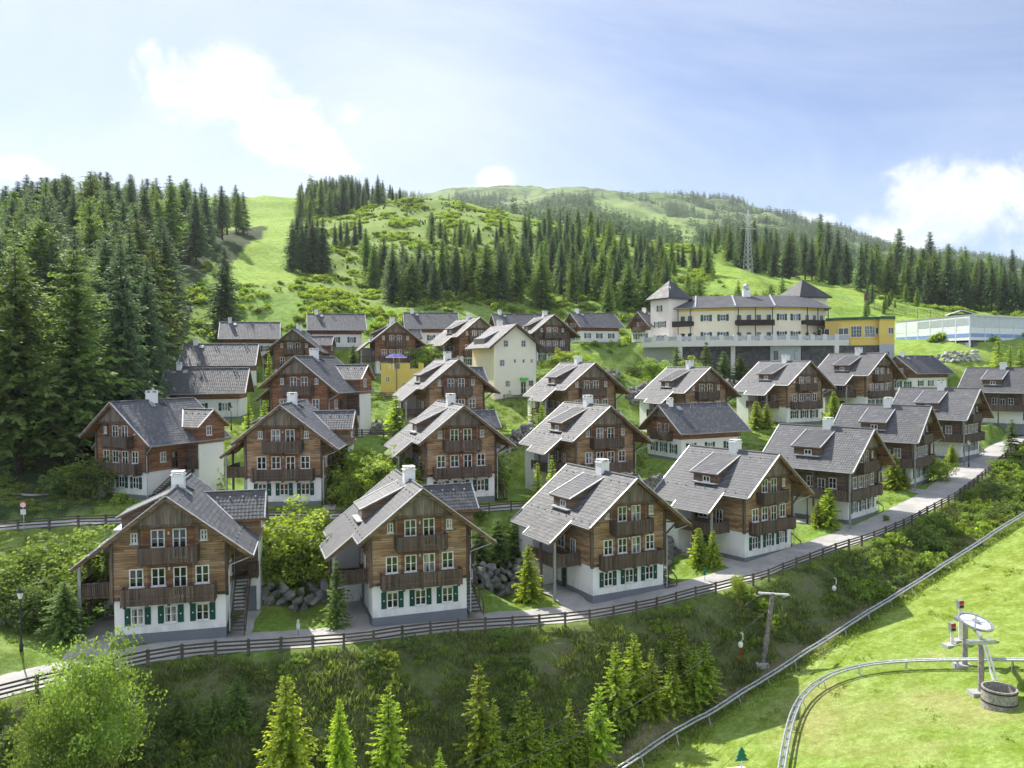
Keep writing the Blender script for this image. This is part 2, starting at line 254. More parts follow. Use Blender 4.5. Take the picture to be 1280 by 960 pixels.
# ------------------------------------------------------------------ mesh helpers
def rotz(a): return np.array([[math.cos(a), -math.sin(a), 0], [math.sin(a), math.cos(a), 0], [0, 0, 1.0]])
class MB:
    def __init__(s): s.v = []; s.f = []
    def add(s, vs, fs):
        o = len(s.v); s.v += [tuple(map(float, v)) for v in vs]; s.f += [tuple(i + o for i in f) for f in fs]; return s
    def box(s, x0, x1, y0, y1, z0, z1):
        x0, x1 = min(x0, x1), max(x0, x1); y0, y1 = min(y0, y1), max(y0, y1); z0, z1 = min(z0, z1), max(z0, z1)
        return s.add([(x0, y0, z0), (x1, y0, z0), (x1, y1, z0), (x0, y1, z0), (x0, y0, z1), (x1, y0, z1), (x1, y1, z1), (x0, y1, z1)],
                     [(0, 3, 2, 1), (4, 5, 6, 7), (0, 1, 5, 4), (1, 2, 6, 5), (2, 3, 7, 6), (3, 0, 4, 7)])
    def bar(s, a, b, w, h=None, up=(0, 0, 1)):
        a = np.array(a, float); b = np.array(b, float); h = h or w; d = b - a; d = d / np.linalg.norm(d); up = np.array(up, float)
        if abs(d @ up) > 0.98: up = np.array([0, 1.0, 0])
        r = np.cross(d, up); r /= np.linalg.norm(r); u = np.cross(r, d); r = r * w / 2; u = u * h / 2
        return s.add([a - r - u, a + r - u, a + r + u, a - r + u, b - r - u, b + r - u, b + r + u, b - r + u],
                     [(0, 1, 2, 3), (7, 6, 5, 4), (0, 4, 5, 1), (1, 5, 6, 2), (2, 6, 7, 3), (3, 7, 4, 0)])
    def prism(s, poly, axis, a, b):          # poly: 2-D ring, extruded along axis from a to b
        n = len(poly); ring = []
        for t in (a, b):
            for p in poly: ring.append({'y': (p[0], t, p[1]), 'x': (t, p[0], p[1]), 'z': (p[0], p[1], t)}[axis])
        f = [tuple(range(n)), tuple(range(2 * n - 1, n - 1, -1))] + [(i, i + n, (i + 1) % n + n, (i + 1) % n) for i in range(n)]
        return s.add(ring, f)
    def tube(s, pts, r, n=8, r2=None, cap=True):
        pts = [np.array(p, float) for p in pts]; m = len(pts); r2 = r if r2 is None else r2; vs = []
        for i, p in enumerate(pts):
            d = pts[min(i + 1, m - 1)] - pts[max(i - 1, 0)]; d = d / np.linalg.norm(d); up = np.array([0, 0, 1.0]) if abs(d[2]) < 0.95 else np.array([1.0, 0, 0])
            a = np.cross(d, up); a /= np.linalg.norm(a); b = np.cross(a, d); rr = r + (r2 - r) * i / max(1, m - 1)
            for k in range(n): t = 2 * math.pi * k / n; vs.append(p + rr * (math.cos(t) * a + math.sin(t) * b))
        fs = [(i * n + k, i * n + (k + 1) % n, (i + 1) * n + (k + 1) % n, (i + 1) * n + k) for i in range(m - 1) for k in range(n)]
        if cap: fs += [tuple(range(n - 1, -1, -1)), tuple((m - 1) * n + k for k in range(n))]
        return s.add(vs, fs)
    def lathe(s, prof, n=16, c=(0, 0, 0)):
        vs = [(c[0] + r * math.cos(2 * math.pi * k / n), c[1] + r * math.sin(2 * math.pi * k / n), c[2] + z) for r, z in prof for k in range(n)]
        fs = [(i * n + k, i * n + (k + 1) % n, (i + 1) * n + (k + 1) % n, (i + 1) * n + k) for i in range(len(prof) - 1) for k in range(n)]
        return s.add(vs, fs + [tuple(range(n - 1, -1, -1)), tuple((len(prof) - 1) * n + k for k in range(n))])
    def xf(s, loc=(0, 0, 0), rz=0.0, sc=1.0):
        M = rotz(rz) * sc; s.v = [tuple(M @ np.array(v) + np.array(loc)) for v in s.v]; return s
    def mesh(s, name, mat, smooth=False):
        me = bpy.data.meshes.new(name); me.from_pydata(s.v, [], s.f); me.update()
        bm = bmesh.new(); bm.from_mesh(me); bmesh.ops.recalc_face_normals(bm, faces=bm.faces); bm.to_mesh(me); bm.free()
        if mat: me.materials.append(MT[mat])
        if smooth: me.polygons.foreach_set('use_smooth', [True] * len(me.polygons))
        return me
    def build(s, name, mat, parent=None, smooth=False, stuff=False): return obj(name, s.mesh(name, mat, smooth), parent, stuff)
def obj(name, me, parent=None, stuff=False, loc=None, rz=None, scale=None):
    o = bpy.data.objects.new(name, me); COL.objects.link(o); o.parent = parent
    if loc is not None: o.location = tuple(loc)
    if rz is not None: o.rotation_euler = (0, 0, rz)
    if scale is not None: o.scale = (scale,) * 3 if isinstance(scale, (int, float)) else scale
    if stuff: o['kind'] = 'stuff'
    return o
def tag(o, label=None, cat=None, group=None, kind=None):
    for k, v in (('label', label), ('category', cat), ('group', group), ('kind', kind)):
        if v: o[k] = v
    return o
def thing(name, loc, rz=0.0, label=None, cat=None, group=None, scale=None):
    return tag(obj(name, None, None, False, loc, rz, scale), label, cat, group)
def children_of():
    d = {}
    for o in bpy.data.objects:
        if o.parent: d.setdefault(o.parent.name, []).append(o)
    return d
def copy_tree(o, kids, parent=None):
    c = o.copy(); COL.objects.link(c); c.parent = parent
    for ch in kids.get(o.name, []): copy_tree(ch, kids, c)
    return c
def np_mesh(name, V, Fq, mat, tint=None, smooth=False):
    """V (n,3), Fq (m,k) arrays; tint (n,3) point colours"""
    me = bpy.data.meshes.new(name); V = np.asarray(V, np.float32); Fq = np.asarray(Fq, np.int32); k = Fq.shape[1]
    me.vertices.add(len(V)); me.vertices.foreach_set('co', V.ravel()); me.loops.add(Fq.size); me.loops.foreach_set('vertex_index', Fq.ravel())
    me.polygons.add(len(Fq)); me.polygons.foreach_set('loop_start', np.arange(0, Fq.size, k, dtype=np.int32)); me.polygons.foreach_set('loop_total', np.full(len(Fq), k, np.int32))
    me.update(calc_edges=True); me.validate(); me.polygons.foreach_set('use_smooth', np.full(len(me.polygons), bool(smooth)))
    if tint is not None:
        at = me.color_attributes.new('tint', 'FLOAT_COLOR', 'POINT'); c = np.ones((len(V), 4), np.float32); c[:, :3] = tint; at.data.foreach_set('color', c.ravel())
    if mat: me.materials.append(MT[mat])
    return me

# ------------------------------------------------------------------ where the buildings stand: x, y, z (relative to the camera), yaw
CH = {
    'H1': (-26.42, 60.94, -20.81, 13.6), 'H2': (-7.80, 66.20, -21.20, 18.8), 'H3': (10.80, 74.10, -21.65, 27.3), 'H4': (27.40, 85.10, -20.85, 36.1),
    'H5': (42.70, 96.90, -19.25, 43.0), 'H6': (57.80, 112.60, -17.45, 47.0), 'H7': (73.40, 127.40, -15.55, 42.1), 'H8': (99.9, 154.0, -12.5, 42.0),
    'H9': (-45.50, 92.50, -15.10, -24.9), 'H10': (-25.10, 87.20, -15.30, 2.4), 'H11': (-5.90, 91.10, -15.70, 19.5), 'H12': (11.50, 98.70, -16.30, 23.5),
    'H14': (-28.40, 106.50, -9.80, -12.3), 'H15': (-8.00, 114.00, -10.30, 20.9), 'H16': (12.20, 122.70, -10.90, 22.0), 'H17': (31.90, 131.20, -11.80, 23.3),
    'H18': (51.40, 140.00, -10.90, 26.3), 'H19': (68.90, 149.40, -9.50, 30.8), 'B4': (-48.0, 170.0, -2.0, 2.0), 'B6': (-24.60, 166.80, -1.70, 17.0),
    'B8': (-6.9, 164.0, -1.3, 27.0), 'B11': (8.60, 176.70, -0.10, 19.0)}
BH = {
    'H13': (22.70, 119.20, -14.20, -64.7), 'B1': (-54.90, 128.70, -8.20, -79.2), 'B2': (-57.90, 143.20, -3.80, -78.9), 'B3': (-64.30, 178.80, 2.10, -74.8),
    'B5': (-45.50, 181.50, 4.00, -75.6), 'B7': (-24.60, 188.40, 4.50, -79.3), 'B10': (-4.0, 197.3, 4.6, -76.0), 'B12': (15.90, 205.00, 5.30, -66.5),
    'B13': (33.2, 205.4, 5.4, -66.0), 'H20': (86.60, 178.50, -6.70, -62.8)}
def from_apex(px, py, d, yaw, hr=11.16, of=1.47):
    q = U(px, py, d); M = rotz(R(yaw)) @ np.array([0, -of, hr]); return (q[0] - M[0], q[1] - M[1], q[2] - CZ - hr, yaw)
CH['B4'] = from_apex(365.4, 411.2, 162, 2.0); CH['B6'] = from_apex(495.6, 401.9, 164, 17.0); CH['B8'] = from_apex(600.6, 396.3, 166, 27.0); CH['B11'] = from_apex(693.1, 393.1, 174, 19.0)
FENCE1 = [UZ(*p) for p in [(-60, 893, -21.0), (33, 868, -21.0), (120, 846, -21.05), (209, 825.4, -21.1), (288, 818.5, -21.2), (363, 815, -21.3), (434, 810, -21.4), (501, 800, -21.5), (567, 792, -21.6), (629.5, 787.5, -21.8),
    (688, 784.7, -21.9), (744, 777.7, -22.0), (798, 769, -21.9), (845.5, 755, -21.7), (890.5, 744, -21.5), (929, 735.5, -21.2), (983, 716, -20.8), (1044, 692.4, -20.2), (1110.8, 670, -19.5), (1164, 642, -18.6), (1197, 624, -17.9), (1229.6, 597, -16.6), (1262, 570, -15.5), (1300, 546, -14.4)]]
FENCE2 = [UZ(*p) for p in [(-60, 670, -15.6), (29, 663, -15.7), (92, 657, -15.7), (160, 656, -15.7), (240, 654, -15.7), (333, 649, -15.7), (403, 652, -15.8), (470, 649, -15.9), (540, 645, -16.0), (627, 640, -16.1), (665, 637, -16.2)]]
def offset_line(pts, d):
    P = np.array(pts)[:, :2]; T = np.gradient(P, axis=0); T /= np.linalg.norm(T, axis=1)[:, None]; Nn = np.stack([-T[:, 1], T[:, 0]], 1)
    Q = np.array(pts).copy(); Q[:, :2] = P + Nn * d; return Q
def resample(pts, step):
    P = np.array(pts, float); s = np.concatenate([[0], np.cumsum(np.linalg.norm(np.diff(P, axis=0), axis=1))]); n = max(2, int(s[-1] / step) + 1); t = np.linspace(0, s[-1], n)
    return np.stack([np.interp(t, s, P[:, i]) for i in range(P.shape[1])], 1)
def smooth_line(P, k=3):
    P = np.array(P, float)
    for _ in range(k): Q = P.copy(); Q[1:-1] = 0.25 * P[:-2] + 0.5 * P[1:-1] + 0.25 * P[2:]; P = Q
    return P
ROAD1 = smooth_line(resample(offset_line(FENCE1, 2.7), 1.0), 20); ROAD2 = smooth_line(resample(offset_line(FENCE2, 2.4), 1.0), 20)
def plane_z(x, y): return CZ - 27.2 + 0.272 * (x - 21.8) - 0.053 * (y - 69.8)
def UM(px, py):                              # point on the ski meadow
    d = PIXDIR(px, py); n = np.array([-0.272, 0.053, 1.0]); k = CZ - 27.2 - 0.272 * 21.8 + 0.053 * 69.8; t = (k - CZ) / (n @ d); q = d * t; return np.array([q[0], q[1], q[2] + CZ])

# ------------------------------------------------------------------ terrain height
ctrl = []
def hrect(h, typ):
    x, y, z, a = h; M = rotz(R(a))[:2, :2]; x0, x1, y0, y1 = (-6.6, 6.4, -0.5, 10.3) if typ == 'A' else (-4.4, 4.4, -0.5, 11.3); return M, np.array([x, y]), (x0, x1, y0, y1), z + CZ
PADS = [hrect(h, 'A') for h in CH.values()] + [hrect(h, 'B') for h in BH.values()]
for M, c, (x0, x1, y0, y1), z in PADS:
    for q in ((x0, y0), (x1, y0), (x0, y1), (x1, y1)): p = M @ np.array(q) + c; ctrl.append((p[0], p[1], z))
for i, p in enumerate(FENCE1): ctrl.append(tuple(p))
off = lambda d: offset_line(FENCE1, -d)
for i in range(len(FENCE1)):
    if i < 14:
        for d, dz in ((3, -1.7), (8, -5.6), (14, -9.0), (24, -11.5)): q = off(d)[i]; ctrl.append((q[0], q[1], max(q[2] + dz, plane_z(q[0], q[1]) + 0.1) if i > 7 else q[2] + dz))
    elif i < 22: q = off(2.5)[i]; ctrl.append((q[0], q[1], q[2] - 1.2))
for p in FENCE2: ctrl.append(tuple(p))
q2 = offset_line(FENCE2, -3)
for q in q2[::2]: ctrl.append((q[0], q[1], q[2] - 1.6))
for px, py in [(840, 955), (880, 905), (960, 855), (1040, 800), (1120, 752), (1200, 702), (1280, 650), (1280, 960), (1100, 960), (1000, 960), (1150, 850), (1280, 800), (1360, 720), (1400, 620)]: ctrl.append(tuple(UM(px, py)))
for x, y in [(15, 35), (40, 30), (60, 55), (90, 85), (50, 5), (110, 110)]: ctrl.append((x, y, plane_z(x, y)))
for px, py in [(800, 960), (880, 905), (960, 855), (1040, 804), (1120, 752), (1200, 702)]:
    q = UM(px, py); dd = (UM(1280, 650) - UM(800, 960))[:2]; dd /= np.linalg.norm(dd); q[0] -= dd[1] * 3.0; q[1] += dd[0] * 3.0; ctrl.append((q[0], q[1], plane_z(q[0], q[1]) + 0.5))
ctrl += [(-35, 25, CZ - 33), (0, 35, CZ - 34), (-70, 30, CZ - 30), (0, 0, CZ - 36), (0, -18, CZ - 37), (-60, -10, CZ - 34), (70, -10, CZ - 30), (-90, 60, CZ - 17), (150, 130, CZ - 9), (130, 160, CZ - 9), (180, 90, CZ - 2)]
for px, py, d in [(155, 562, 107), (0, 585, 100), (-150, 560, 105), (60, 520, 120), (-200, 430, 160), (105, 345, 205), (-150, 330, 210), (200, 470, 140), (225, 420, 175), (240, 330, 260), (105, 298, 300), (-200, 290, 300), (150, 285, 400), (-200, 270, 420), (300, 300, 330), (250, 262, 480),
    (240, 400, 205), (300, 388, 215), (420, 386, 218), (340, 345, 270), (385, 345, 300), (320, 300, 380), (345, 275, 460), (345, 249, 560), (440, 350, 285), (420, 305, 345), (430, 270, 430), (470, 255, 480), (400, 268, 520),
    (500, 300, 350), (540, 256, 430), (540, 389, 226), (500, 380, 240), (570, 320, 320), (620, 330, 320), (640, 390, 232), (610, 265, 430), (700, 394, 236), (660, 320, 330), (700, 290, 430), (760, 335, 330), (830, 396, 242), (780, 390, 240), (850, 310, 430), (640, 275, 600), (500, 262, 650),
    (920, 322, 420), (935, 345, 305), (1000, 360, 330), (960, 395, 250), (1060, 400, 260), (1110, 424, 228), (1180, 396, 280), (1100, 376, 310), (1280, 402, 295), (1450, 400, 300), (1100, 360, 400), (950, 336, 420), (1280, 375, 400), (1450, 385, 420), (1050, 340, 500), (1300, 350, 550), (870, 322, 520), (980, 330, 500),
    (560, 240, 2000), (640, 236, 2100), (700, 238, 2000), (760, 244, 1900), (830, 243, 1900), (900, 262, 1700), (1000, 292, 1600), (1280, 345, 1400), (1500, 380, 1400), (620, 262, 1200), (700, 270, 1100), (760, 290, 900), (840, 290, 1000), (880, 304, 800), (800, 268, 1350), (660, 285, 800), (1000, 330, 800), (1250, 365, 800),
    (480, 290, 1500), (300, 290, 1500), (100, 300, 1400), (-200, 300, 1400), (340, 270, 800), (100, 285, 800), (480, 300, 2600), (700, 260, 2600), (1000, 310, 2600), (200, 300, 2600)]: ctrl.append(tuple(U(px, py, d)))
HOTEL_Z = CZ - 4.3
for px, d in [(810, 190), (860, 186), (920, 184), (980, 183), (1040, 183), (1100, 186), (850, 200), (960, 200), (1090, 205)]: q = U(px, 456, d); ctrl.append((q[0], q[1], HOTEL_Z if d < 195 else HOTEL_Z + 3))
for px, py, d in [(1130, 440, 205), (1212, 445, 188), (1280, 445, 190), (1160, 455, 185), (1240, 470, 165), (640, 492, 150), (600, 492, 150), (680, 490, 150), (520, 492, 153), (470, 494, 154), (440, 545, 112), (500, 544, 113), (640, 545, 112), (740, 560, 108), (700, 488, 150), (780, 470, 165)]: ctrl.append(tuple(U(px, py, d)))
ctrl = np.array(ctrl)
def warp(x, y): w = np.maximum(np.asarray(y, float) + 45.0, 5.0); return np.asarray(x, float) / w, np.log(w)
def tps_fit(C, lam=2e-4):
    a, b = warp(C[:, 0], C[:, 1]); n = len(C); d2 = (a[:, None] - a) ** 2 + (b[:, None] - b) ** 2; K = 0.5 * d2 * np.log(d2 + 1e-12) + lam * np.eye(n)
    P = np.stack([np.ones(n), a, b], 1); A = np.block([[K, P], [P.T, np.zeros((3, 3))]]); w = np.linalg.solve(A, np.concatenate([C[:, 2], np.zeros(3)])); return a, b, w
TA, TB, TW = tps_fit(ctrl)
def tps(x, y):
    a, b = warp(x, y); sh = a.shape; a = a.ravel(); b = b.ravel(); out = np.empty(len(a)); n = len(TA)
    for i in range(0, len(a), 20000):
        aa, bb = a[i:i + 20000], b[i:i + 20000]; d2 = (aa[:, None] - TA) ** 2 + (bb[:, None] - TB) ** 2
        out[i:i + 20000] = (0.5 * d2 * np.log(d2 + 1e-12)) @ TW[:n] + TW[n] + TW[n + 1] * aa + TW[n + 2] * bb
    return out.reshape(sh)
_ph = RNG.uniform(0, 6.28, (40, 2)); _dr = RNG.uniform(0, 6.28, 40)
def fbm(x, y, wl, octs=4, seed=0):
    s = 0
    for o in range(octs):
        for j in range(3):
            i = (seed * 7 + o * 3 + j) % 40; k = 6.283 / (wl / 2 ** o) * (0.8 + 0.13 * j); s = s + 0.5 ** o * np.sin(k * (x * math.cos(_dr[i]) + y * math.sin(_dr[i])) + _ph[i, 0] + 1.3 * np.sin(k * 0.6 * (y * math.cos(_dr[i]) - x * math.sin(_dr[i])) + _ph[i, 1]))
    return s / 3.0
def sstep(a, b, v): t = np.clip((v - a) / (b - a), 0, 1); return t * t * (3 - 2 * t)
def line_near(x, y, line):
    """distance to a resampled polyline and its height there"""
    P = np.asarray(line); best = np.full(x.shape, 1e9); zz = np.zeros(x.shape)
    sel = (x > P[:, 0].min() - 8) & (x < P[:, 0].max() + 8) & (y > P[:, 1].min() - 8) & (y < P[:, 1].max() + 8)
    xs, ys = x[sel], y[sel]
    if len(xs):
        bd = np.full(len(xs), 1e9); bz = np.zeros(len(xs))
        for i in range(len(P) - 1):
            a, b = P[i, :2], P[i + 1, :2]; d = b - a; t = np.clip(((xs - a[0]) * d[0] + (ys - a[1]) * d[1]) / (d @ d), 0, 1)
            q = np.hypot(xs - a[0] - t * d[0], ys - a[1] - t * d[1]); m = q < bd; bd[m] = q[m]; bz[m] = (P[i, 2] + t * (P[i + 1, 2] - P[i, 2]))[m]
        best[sel] = bd; zz[sel] = bz
    return best, zz
RAIL_A, RAIL_B = UM(800, 960), UM(1280, 650)
def meadow_side(x, y):                       # metres to the meadow side of the straight coaster rail
    d = (RAIL_B - RAIL_A)[:2]; d = d / np.linalg.norm(d); return (x - RAIL_A[0]) * d[1] - (y - RAIL_A[1]) * d[0]
def pad_dist(x, y, M, c, r):
    q = np.stack([x - c[0], y - c[1]], -1) @ M; dx = np.maximum(np.maximum(r[0] - q[..., 0], q[..., 0] - r[1]), 0); dy = np.maximum(np.maximum(r[2] - q[..., 1], q[..., 1] - r[3]), 0); return np.hypot(dx, dy)
def height(x, y, detail=True):
    x = np.asarray(x, float); y = np.asarray(y, float); z = tps(x, y); D = np.hypot(x, y)
    ms = meadow_side(x, y); mm = sstep(-2.0, 0.8, ms) * sstep(140, 110, D); z = z * (1 - mm) + plane_z(x, y) * mm
    flat = np.zeros_like(z)
    wild = sstep(195, 260, D)
    z = z + wild * (fbm(x, y, 60, 3, 1) * 1.6 + fbm(x, y, 14, 3, 2) * 0.45) + sstep(330, 450, D) * fbm(x, y, 150, 3, 3) * 3.0 + sstep(800, 1300, D) * (fbm(x, y, 420, 5, 4) * 16)
    near = (1 - wild) * (1 - mm); zn = z + near * (fbm(x, y, 9, 3, 5) * 0.22 + fbm(x, y, 2.6, 2, 6) * 0.07)
    W = np.zeros_like(z); Zs = np.zeros_like(z)
    for M, c, r, pz in PADS:
        s = (np.abs(x - c[0]) < 26) & (np.abs(y - c[1]) < 26)
        if s.any():
            d = pad_dist(x[s], y[s], M, c, r); w = 1 - sstep(0.9, 3.6, d); W[s] = W[s] + w; Zs[s] = Zs[s] + w * pz
    k = W > 1e-6; wm = np.clip(W, 0, 1); zz = np.where(k, Zs / np.maximum(W, 1e-6), 0); zn = zn * (1 - wm) + zz * wm
    for L_, hw in ((ROAD1, 2.3), (ROAD2, 1.9)):
        d, rz = line_near(x, y, L_); w = 1 - sstep(hw, hw + 1.4, d); zn = zn * (1 - w) + rz * w
    return zn
def hz(x, y): return float(height(np.array([x]), np.array([y]))[0])

def ground_hit(px, py, d0=35.0, d1=420.0):
    d = np.exp(np.linspace(math.log(d0), math.log(d1), 260)); r = PIXDIR(px, py); r = r / r[1]; z = height(r[0] * d, d); k = np.where(r[2] * d + CZ < z)[0]; return float(d[k[0]]) if len(k) else d1

# ------------------------------------------------------------------ the ground sheet
def in_poly(px, py, poly):
    ins = np.zeros(px.shape, bool); n = len(poly)
    for i in range(n):
        (x0, y0), (x1, y1) = poly[i], poly[(i + 1) % n]
        c = ((y0 > py) != (y1 > py)) & (px < (x1 - x0) * (py - y0) / (y1 - y0 + 1e-9) + x0); ins ^= c
    return ins
def forest_edge(d): return np.interp(d, [95, 107, 130, 160, 200, 250, 300, 350, 420], [120, 165, 200, 212, 218, 242, 274, 304, 322])
RIGHT_PISTE = [(880, 330), (905, 312), (965, 306), (1000, 335), (1075, 352), (1085, 372), (1190, 392), (1195, 408), (1112, 428), (1000, 420), (960, 392), (930, 372), (900, 352)]
LEFT_PISTE = [(270, 262), (330, 240), (378, 240), (384, 262), (396, 300), (384, 330), (372, 352), (300, 358), (262, 340)]
FAR_PISTE = [(735, 248), (770, 246), (830, 268), (895, 300), (862, 308), (800, 286), (745, 262)]
def build_ground():
    nu, nv = 520, 470
    w = np.exp(np.linspace(math.log(22.0), math.log(2900.0), nv)); yv = w - 45.0; tv = np.linspace(-1.05, 1.05, nu)
    X = (w[:, None] * 0.92 + 4) * tv[None, :]; Y = np.repeat(yv[:, None], nu, 1); Z = height(X, Y)
    V = np.stack([X, Y, Z], -1).reshape(-1, 3); i = np.arange(nv - 1)[:, None] * nu + np.arange(nu - 1)[None, :]
    Fq = np.stack([i, i + 1, i + nu + 1, i + nu], -1).reshape(-1, 4); me = np_mesh('ground', V, Fq, 'ground', None, True)
    x, y, z = V.T; D = np.hypot(x, y); px, py = PROJ(x, y, z); infront = y > 5
    A = np.tile(np.array([0.16, 0.235, 0.05]), (len(V), 1)); Wt = np.zeros((len(V), 3))
    def put(m, c, wt=None):
        m = m[:, None] if m.dtype != bool else m.astype(float)[:, None]; A[:] = A * (1 - m) + np.array(c) * m
        if wt is not None: Wt[:] = Wt * (1 - m) + np.array(wt) * m
    put(sstep(190, 215, D), (0.21, 0.315, 0.06), (0, 0.06, 0))
    put((D > 230) & infront & (px > 405) & (px < 660), (0.21, 0.30, 0.07), (0.3, 0.15, 0))
    lp = infront & (D > 250) & (D < 700) & in_poly(px, py, LEFT_PISTE); put(lp, (0.25, 0.37, 0.06), (0.2, 0, 0))
    rp = infront & (D > 200) & (D < 600) & in_poly(px, py, RIGHT_PISTE); put(rp, (0.25, 0.37, 0.06), (0.2, 0, 0))
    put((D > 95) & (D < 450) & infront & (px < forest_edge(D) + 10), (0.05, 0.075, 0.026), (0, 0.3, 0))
    put(sstep(650, 800, D), (0.21, 0.29, 0.10), (0.1, 0.08, 0.6)); put((D > 700) & in_poly(px, py, FAR_PISTE), (0.24, 0.33, 0.10), (0.2, 0, 0.0))
    f1 = offset_line(FENCE1, 0); ms = meadow_side(x, y)
    dist1, _ = line_near(x, y, resample(f1, 2.0)); fl = np.interp(x, f1[:, 0], f1[:, 1]); below = (y < fl) & (D < 220)
    put(below, (0.125, 0.155, 0.055), (0.0, 0.6, 0)); put(below * (1 - sstep(0.6, 1.6, dist1)), (0.13, 0.17, 0.045), (0.2, 0.0, 0))
    put(sstep(-1.6, 0.2, ms) * (D < 210) * below, (0.205, 0.285, 0.052), (0.6, 0.0, 0))
    edge = sstep(-2.6, -1.2, ms) * (1 - sstep(-0.6, 0.6, ms)) * below; put(edge * 0.7, (0.20, 0.17, 0.11), (0, 0.4, 0))
    for M, c, r, pz in PADS:
        s = (np.abs(x - c[0]) < 20) & (np.abs(y - c[1]) < 20) & ~below
        if s.any(): m = np.zeros(len(V)); m[s] = 1 - sstep(2.0, 4.5, pad_dist(x[s], y[s], M, c, r)); put(m * 0.85, (0.18, 0.28, 0.048), (0.10, 0.0, 0))
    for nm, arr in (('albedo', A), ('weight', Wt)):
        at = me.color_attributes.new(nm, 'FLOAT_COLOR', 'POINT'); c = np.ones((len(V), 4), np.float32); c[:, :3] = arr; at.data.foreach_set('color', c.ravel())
    return tag(obj('ground', me), 'grassy mountainside under the whole village', 'ground', kind='structure')
build_ground()

def strip(name, line, hw, mat, lift=0.05, label=None, cat=None, parent=None, jag=0.0):
    P = np.array(line, float); T = np.gradient(P[:, :2], axis=0); T /= np.linalg.norm(T, axis=1)[:, None]; Nn = np.stack([-T[:, 1], T[:, 0]], 1); V = []; m = 5
    for i in range(len(P)):
        w = hw + (fbm(np.array(P[i, 0] * 3), np.array(P[i, 1] * 3), 8, 2, 9) * jag if jag else 0)
        for k in range(m): q = P[i, :2] + Nn[i] * w * (2 * k / (m - 1) - 1); V.append((q[0], q[1], 0))
    V = np.array(V); V[:, 2] = height(V[:, 0], V[:, 1]) + lift; i = np.arange(len(P) - 1)[:, None] * m + np.arange(m - 1)[None, :]
    o = obj(name, np_mesh(name, V, np.stack([i, i + m, i + m + 1, i + 1], -1).reshape(-1, 4), mat, None, True), parent); 
    return tag(o, label, cat, kind='structure')
strip('road', ROAD1, 2.15, 'asphalt', 0.045, 'pale asphalt lane winding along the wooden fence in front of the lowest chalets', 'road', None, 0.12)
strip('road', ROAD2, 1.75, 'asphalt', 0.045, 'upper asphalt lane running before the second row of chalets', 'road', None, 0.12)
def hloc(h, x, y):
    M = rotz(R(h[3])); q = M @ np.array([x, y, 0]); return np.array([h[0] + q[0], h[1] + q[1]])
def drive(h, pts, hw, mat='asphalt', nm='driveway', label='driveway'):
    P = np.array([list(hloc(h, *p)) + [0] for p in pts]); strip(nm, resample(P, 0.6), hw, mat, 0.075, label, nm, None, 0.1)
for k, nm in (('H1', 'first'), ('H2', 'second'), ('H3', 'third'), ('H4', 'fourth')):
    drive(CH[k], [(-5.4, 6.6), (-5.4, 1.5), (-5.6, -2.6)], 1.35, 'asphalt', 'driveway', 'short asphalt driveway beside the %s chalet along the lower lane' % nm)
    drive(CH[k], [(5.6, 5.2), (5.0, 0.5), (4.9, -2.2)], 0.75, 'asphalt', 'path', 'paved path to the outside stairs of the %s chalet along the lower lane' % nm)
drive(CH['H9'], [(-4.2, -0.8), (-6.2, -2.5), (-8.5, -8.5)], 0.8, 'gravel', 'path', 'light path bending past the leftmost chalet by the forest')
drive(CH['H10'], [(5.0, 0.3), (4.9, -4.0)], 0.7, 'asphalt', 'path', 'straight path from upper lane to chalet stairs below the red timber chalet')
for k in ('H5', 'H6', 'H7'):
    drive(CH[k], [(-6.2, 6.0), (-5.6, 1.0), (-4.6, -2.4)], 1.2, 'asphalt', 'driveway', 'driveway of a chalet with wrap-around balcony, number %s up the lane' % {'H5': 'one', 'H6': 'two', 'H7': 'three'}[k])

# ------------------------------------------------------------------ building kit
def tile_slope(O, a, d, secs, pitch=0.30, course=0.40, lift=0.022):
    """rows of curved roof tiles: O ridge point, a along the ridge, d down the slope; secs = (a0(s), a1(s), s0, s1)"""
    O = np.array(O, float); a = np.array(a, float); d = np.array(d, float); d /= np.linalg.norm(d); n = np.cross(a, d); n = n if n[2] > 0 else -n; V = []; Q = []
    for (f0, f1, s0, s1) in secs:
        m = max(1, int(round((s1 - s0) / course))); st = np.linspace(s0, s1, m + 1)
        for i in range(m):
            sm = 0.5 * (st[i] + st[i + 1]); A0, A1 = f0(sm), f1(sm)
            if A1 - A0 < 0.1: continue
            k = max(1, int(round((A1 - A0) / pitch))) * 2; aa = np.linspace(A0, A1, k + 1); hh = np.where(np.arange(k + 1) % 2 == 1, 0.022, 0.0) ; hh = hh + RNG.uniform(-0.004, 0.004, k + 1)
            o = len(V)
            for (s, e) in ((st[i] - 0.03, 0.0), (st[i + 1], lift), (st[i + 1], -0.004)):
                for j in range(k + 1): V.append(O + a * aa[j] + d * s + n * ((hh[j] if e >= 0 else 0) + e))
            for r in range(2):
                for j in range(k): Q.append((o + r * (k + 1) + j, o + r * (k + 1) + j + 1, o + (r + 1) * (k + 1) + j + 1, o + (r + 1) * (k + 1) + j))
    return V, Q
WCACHE = {}
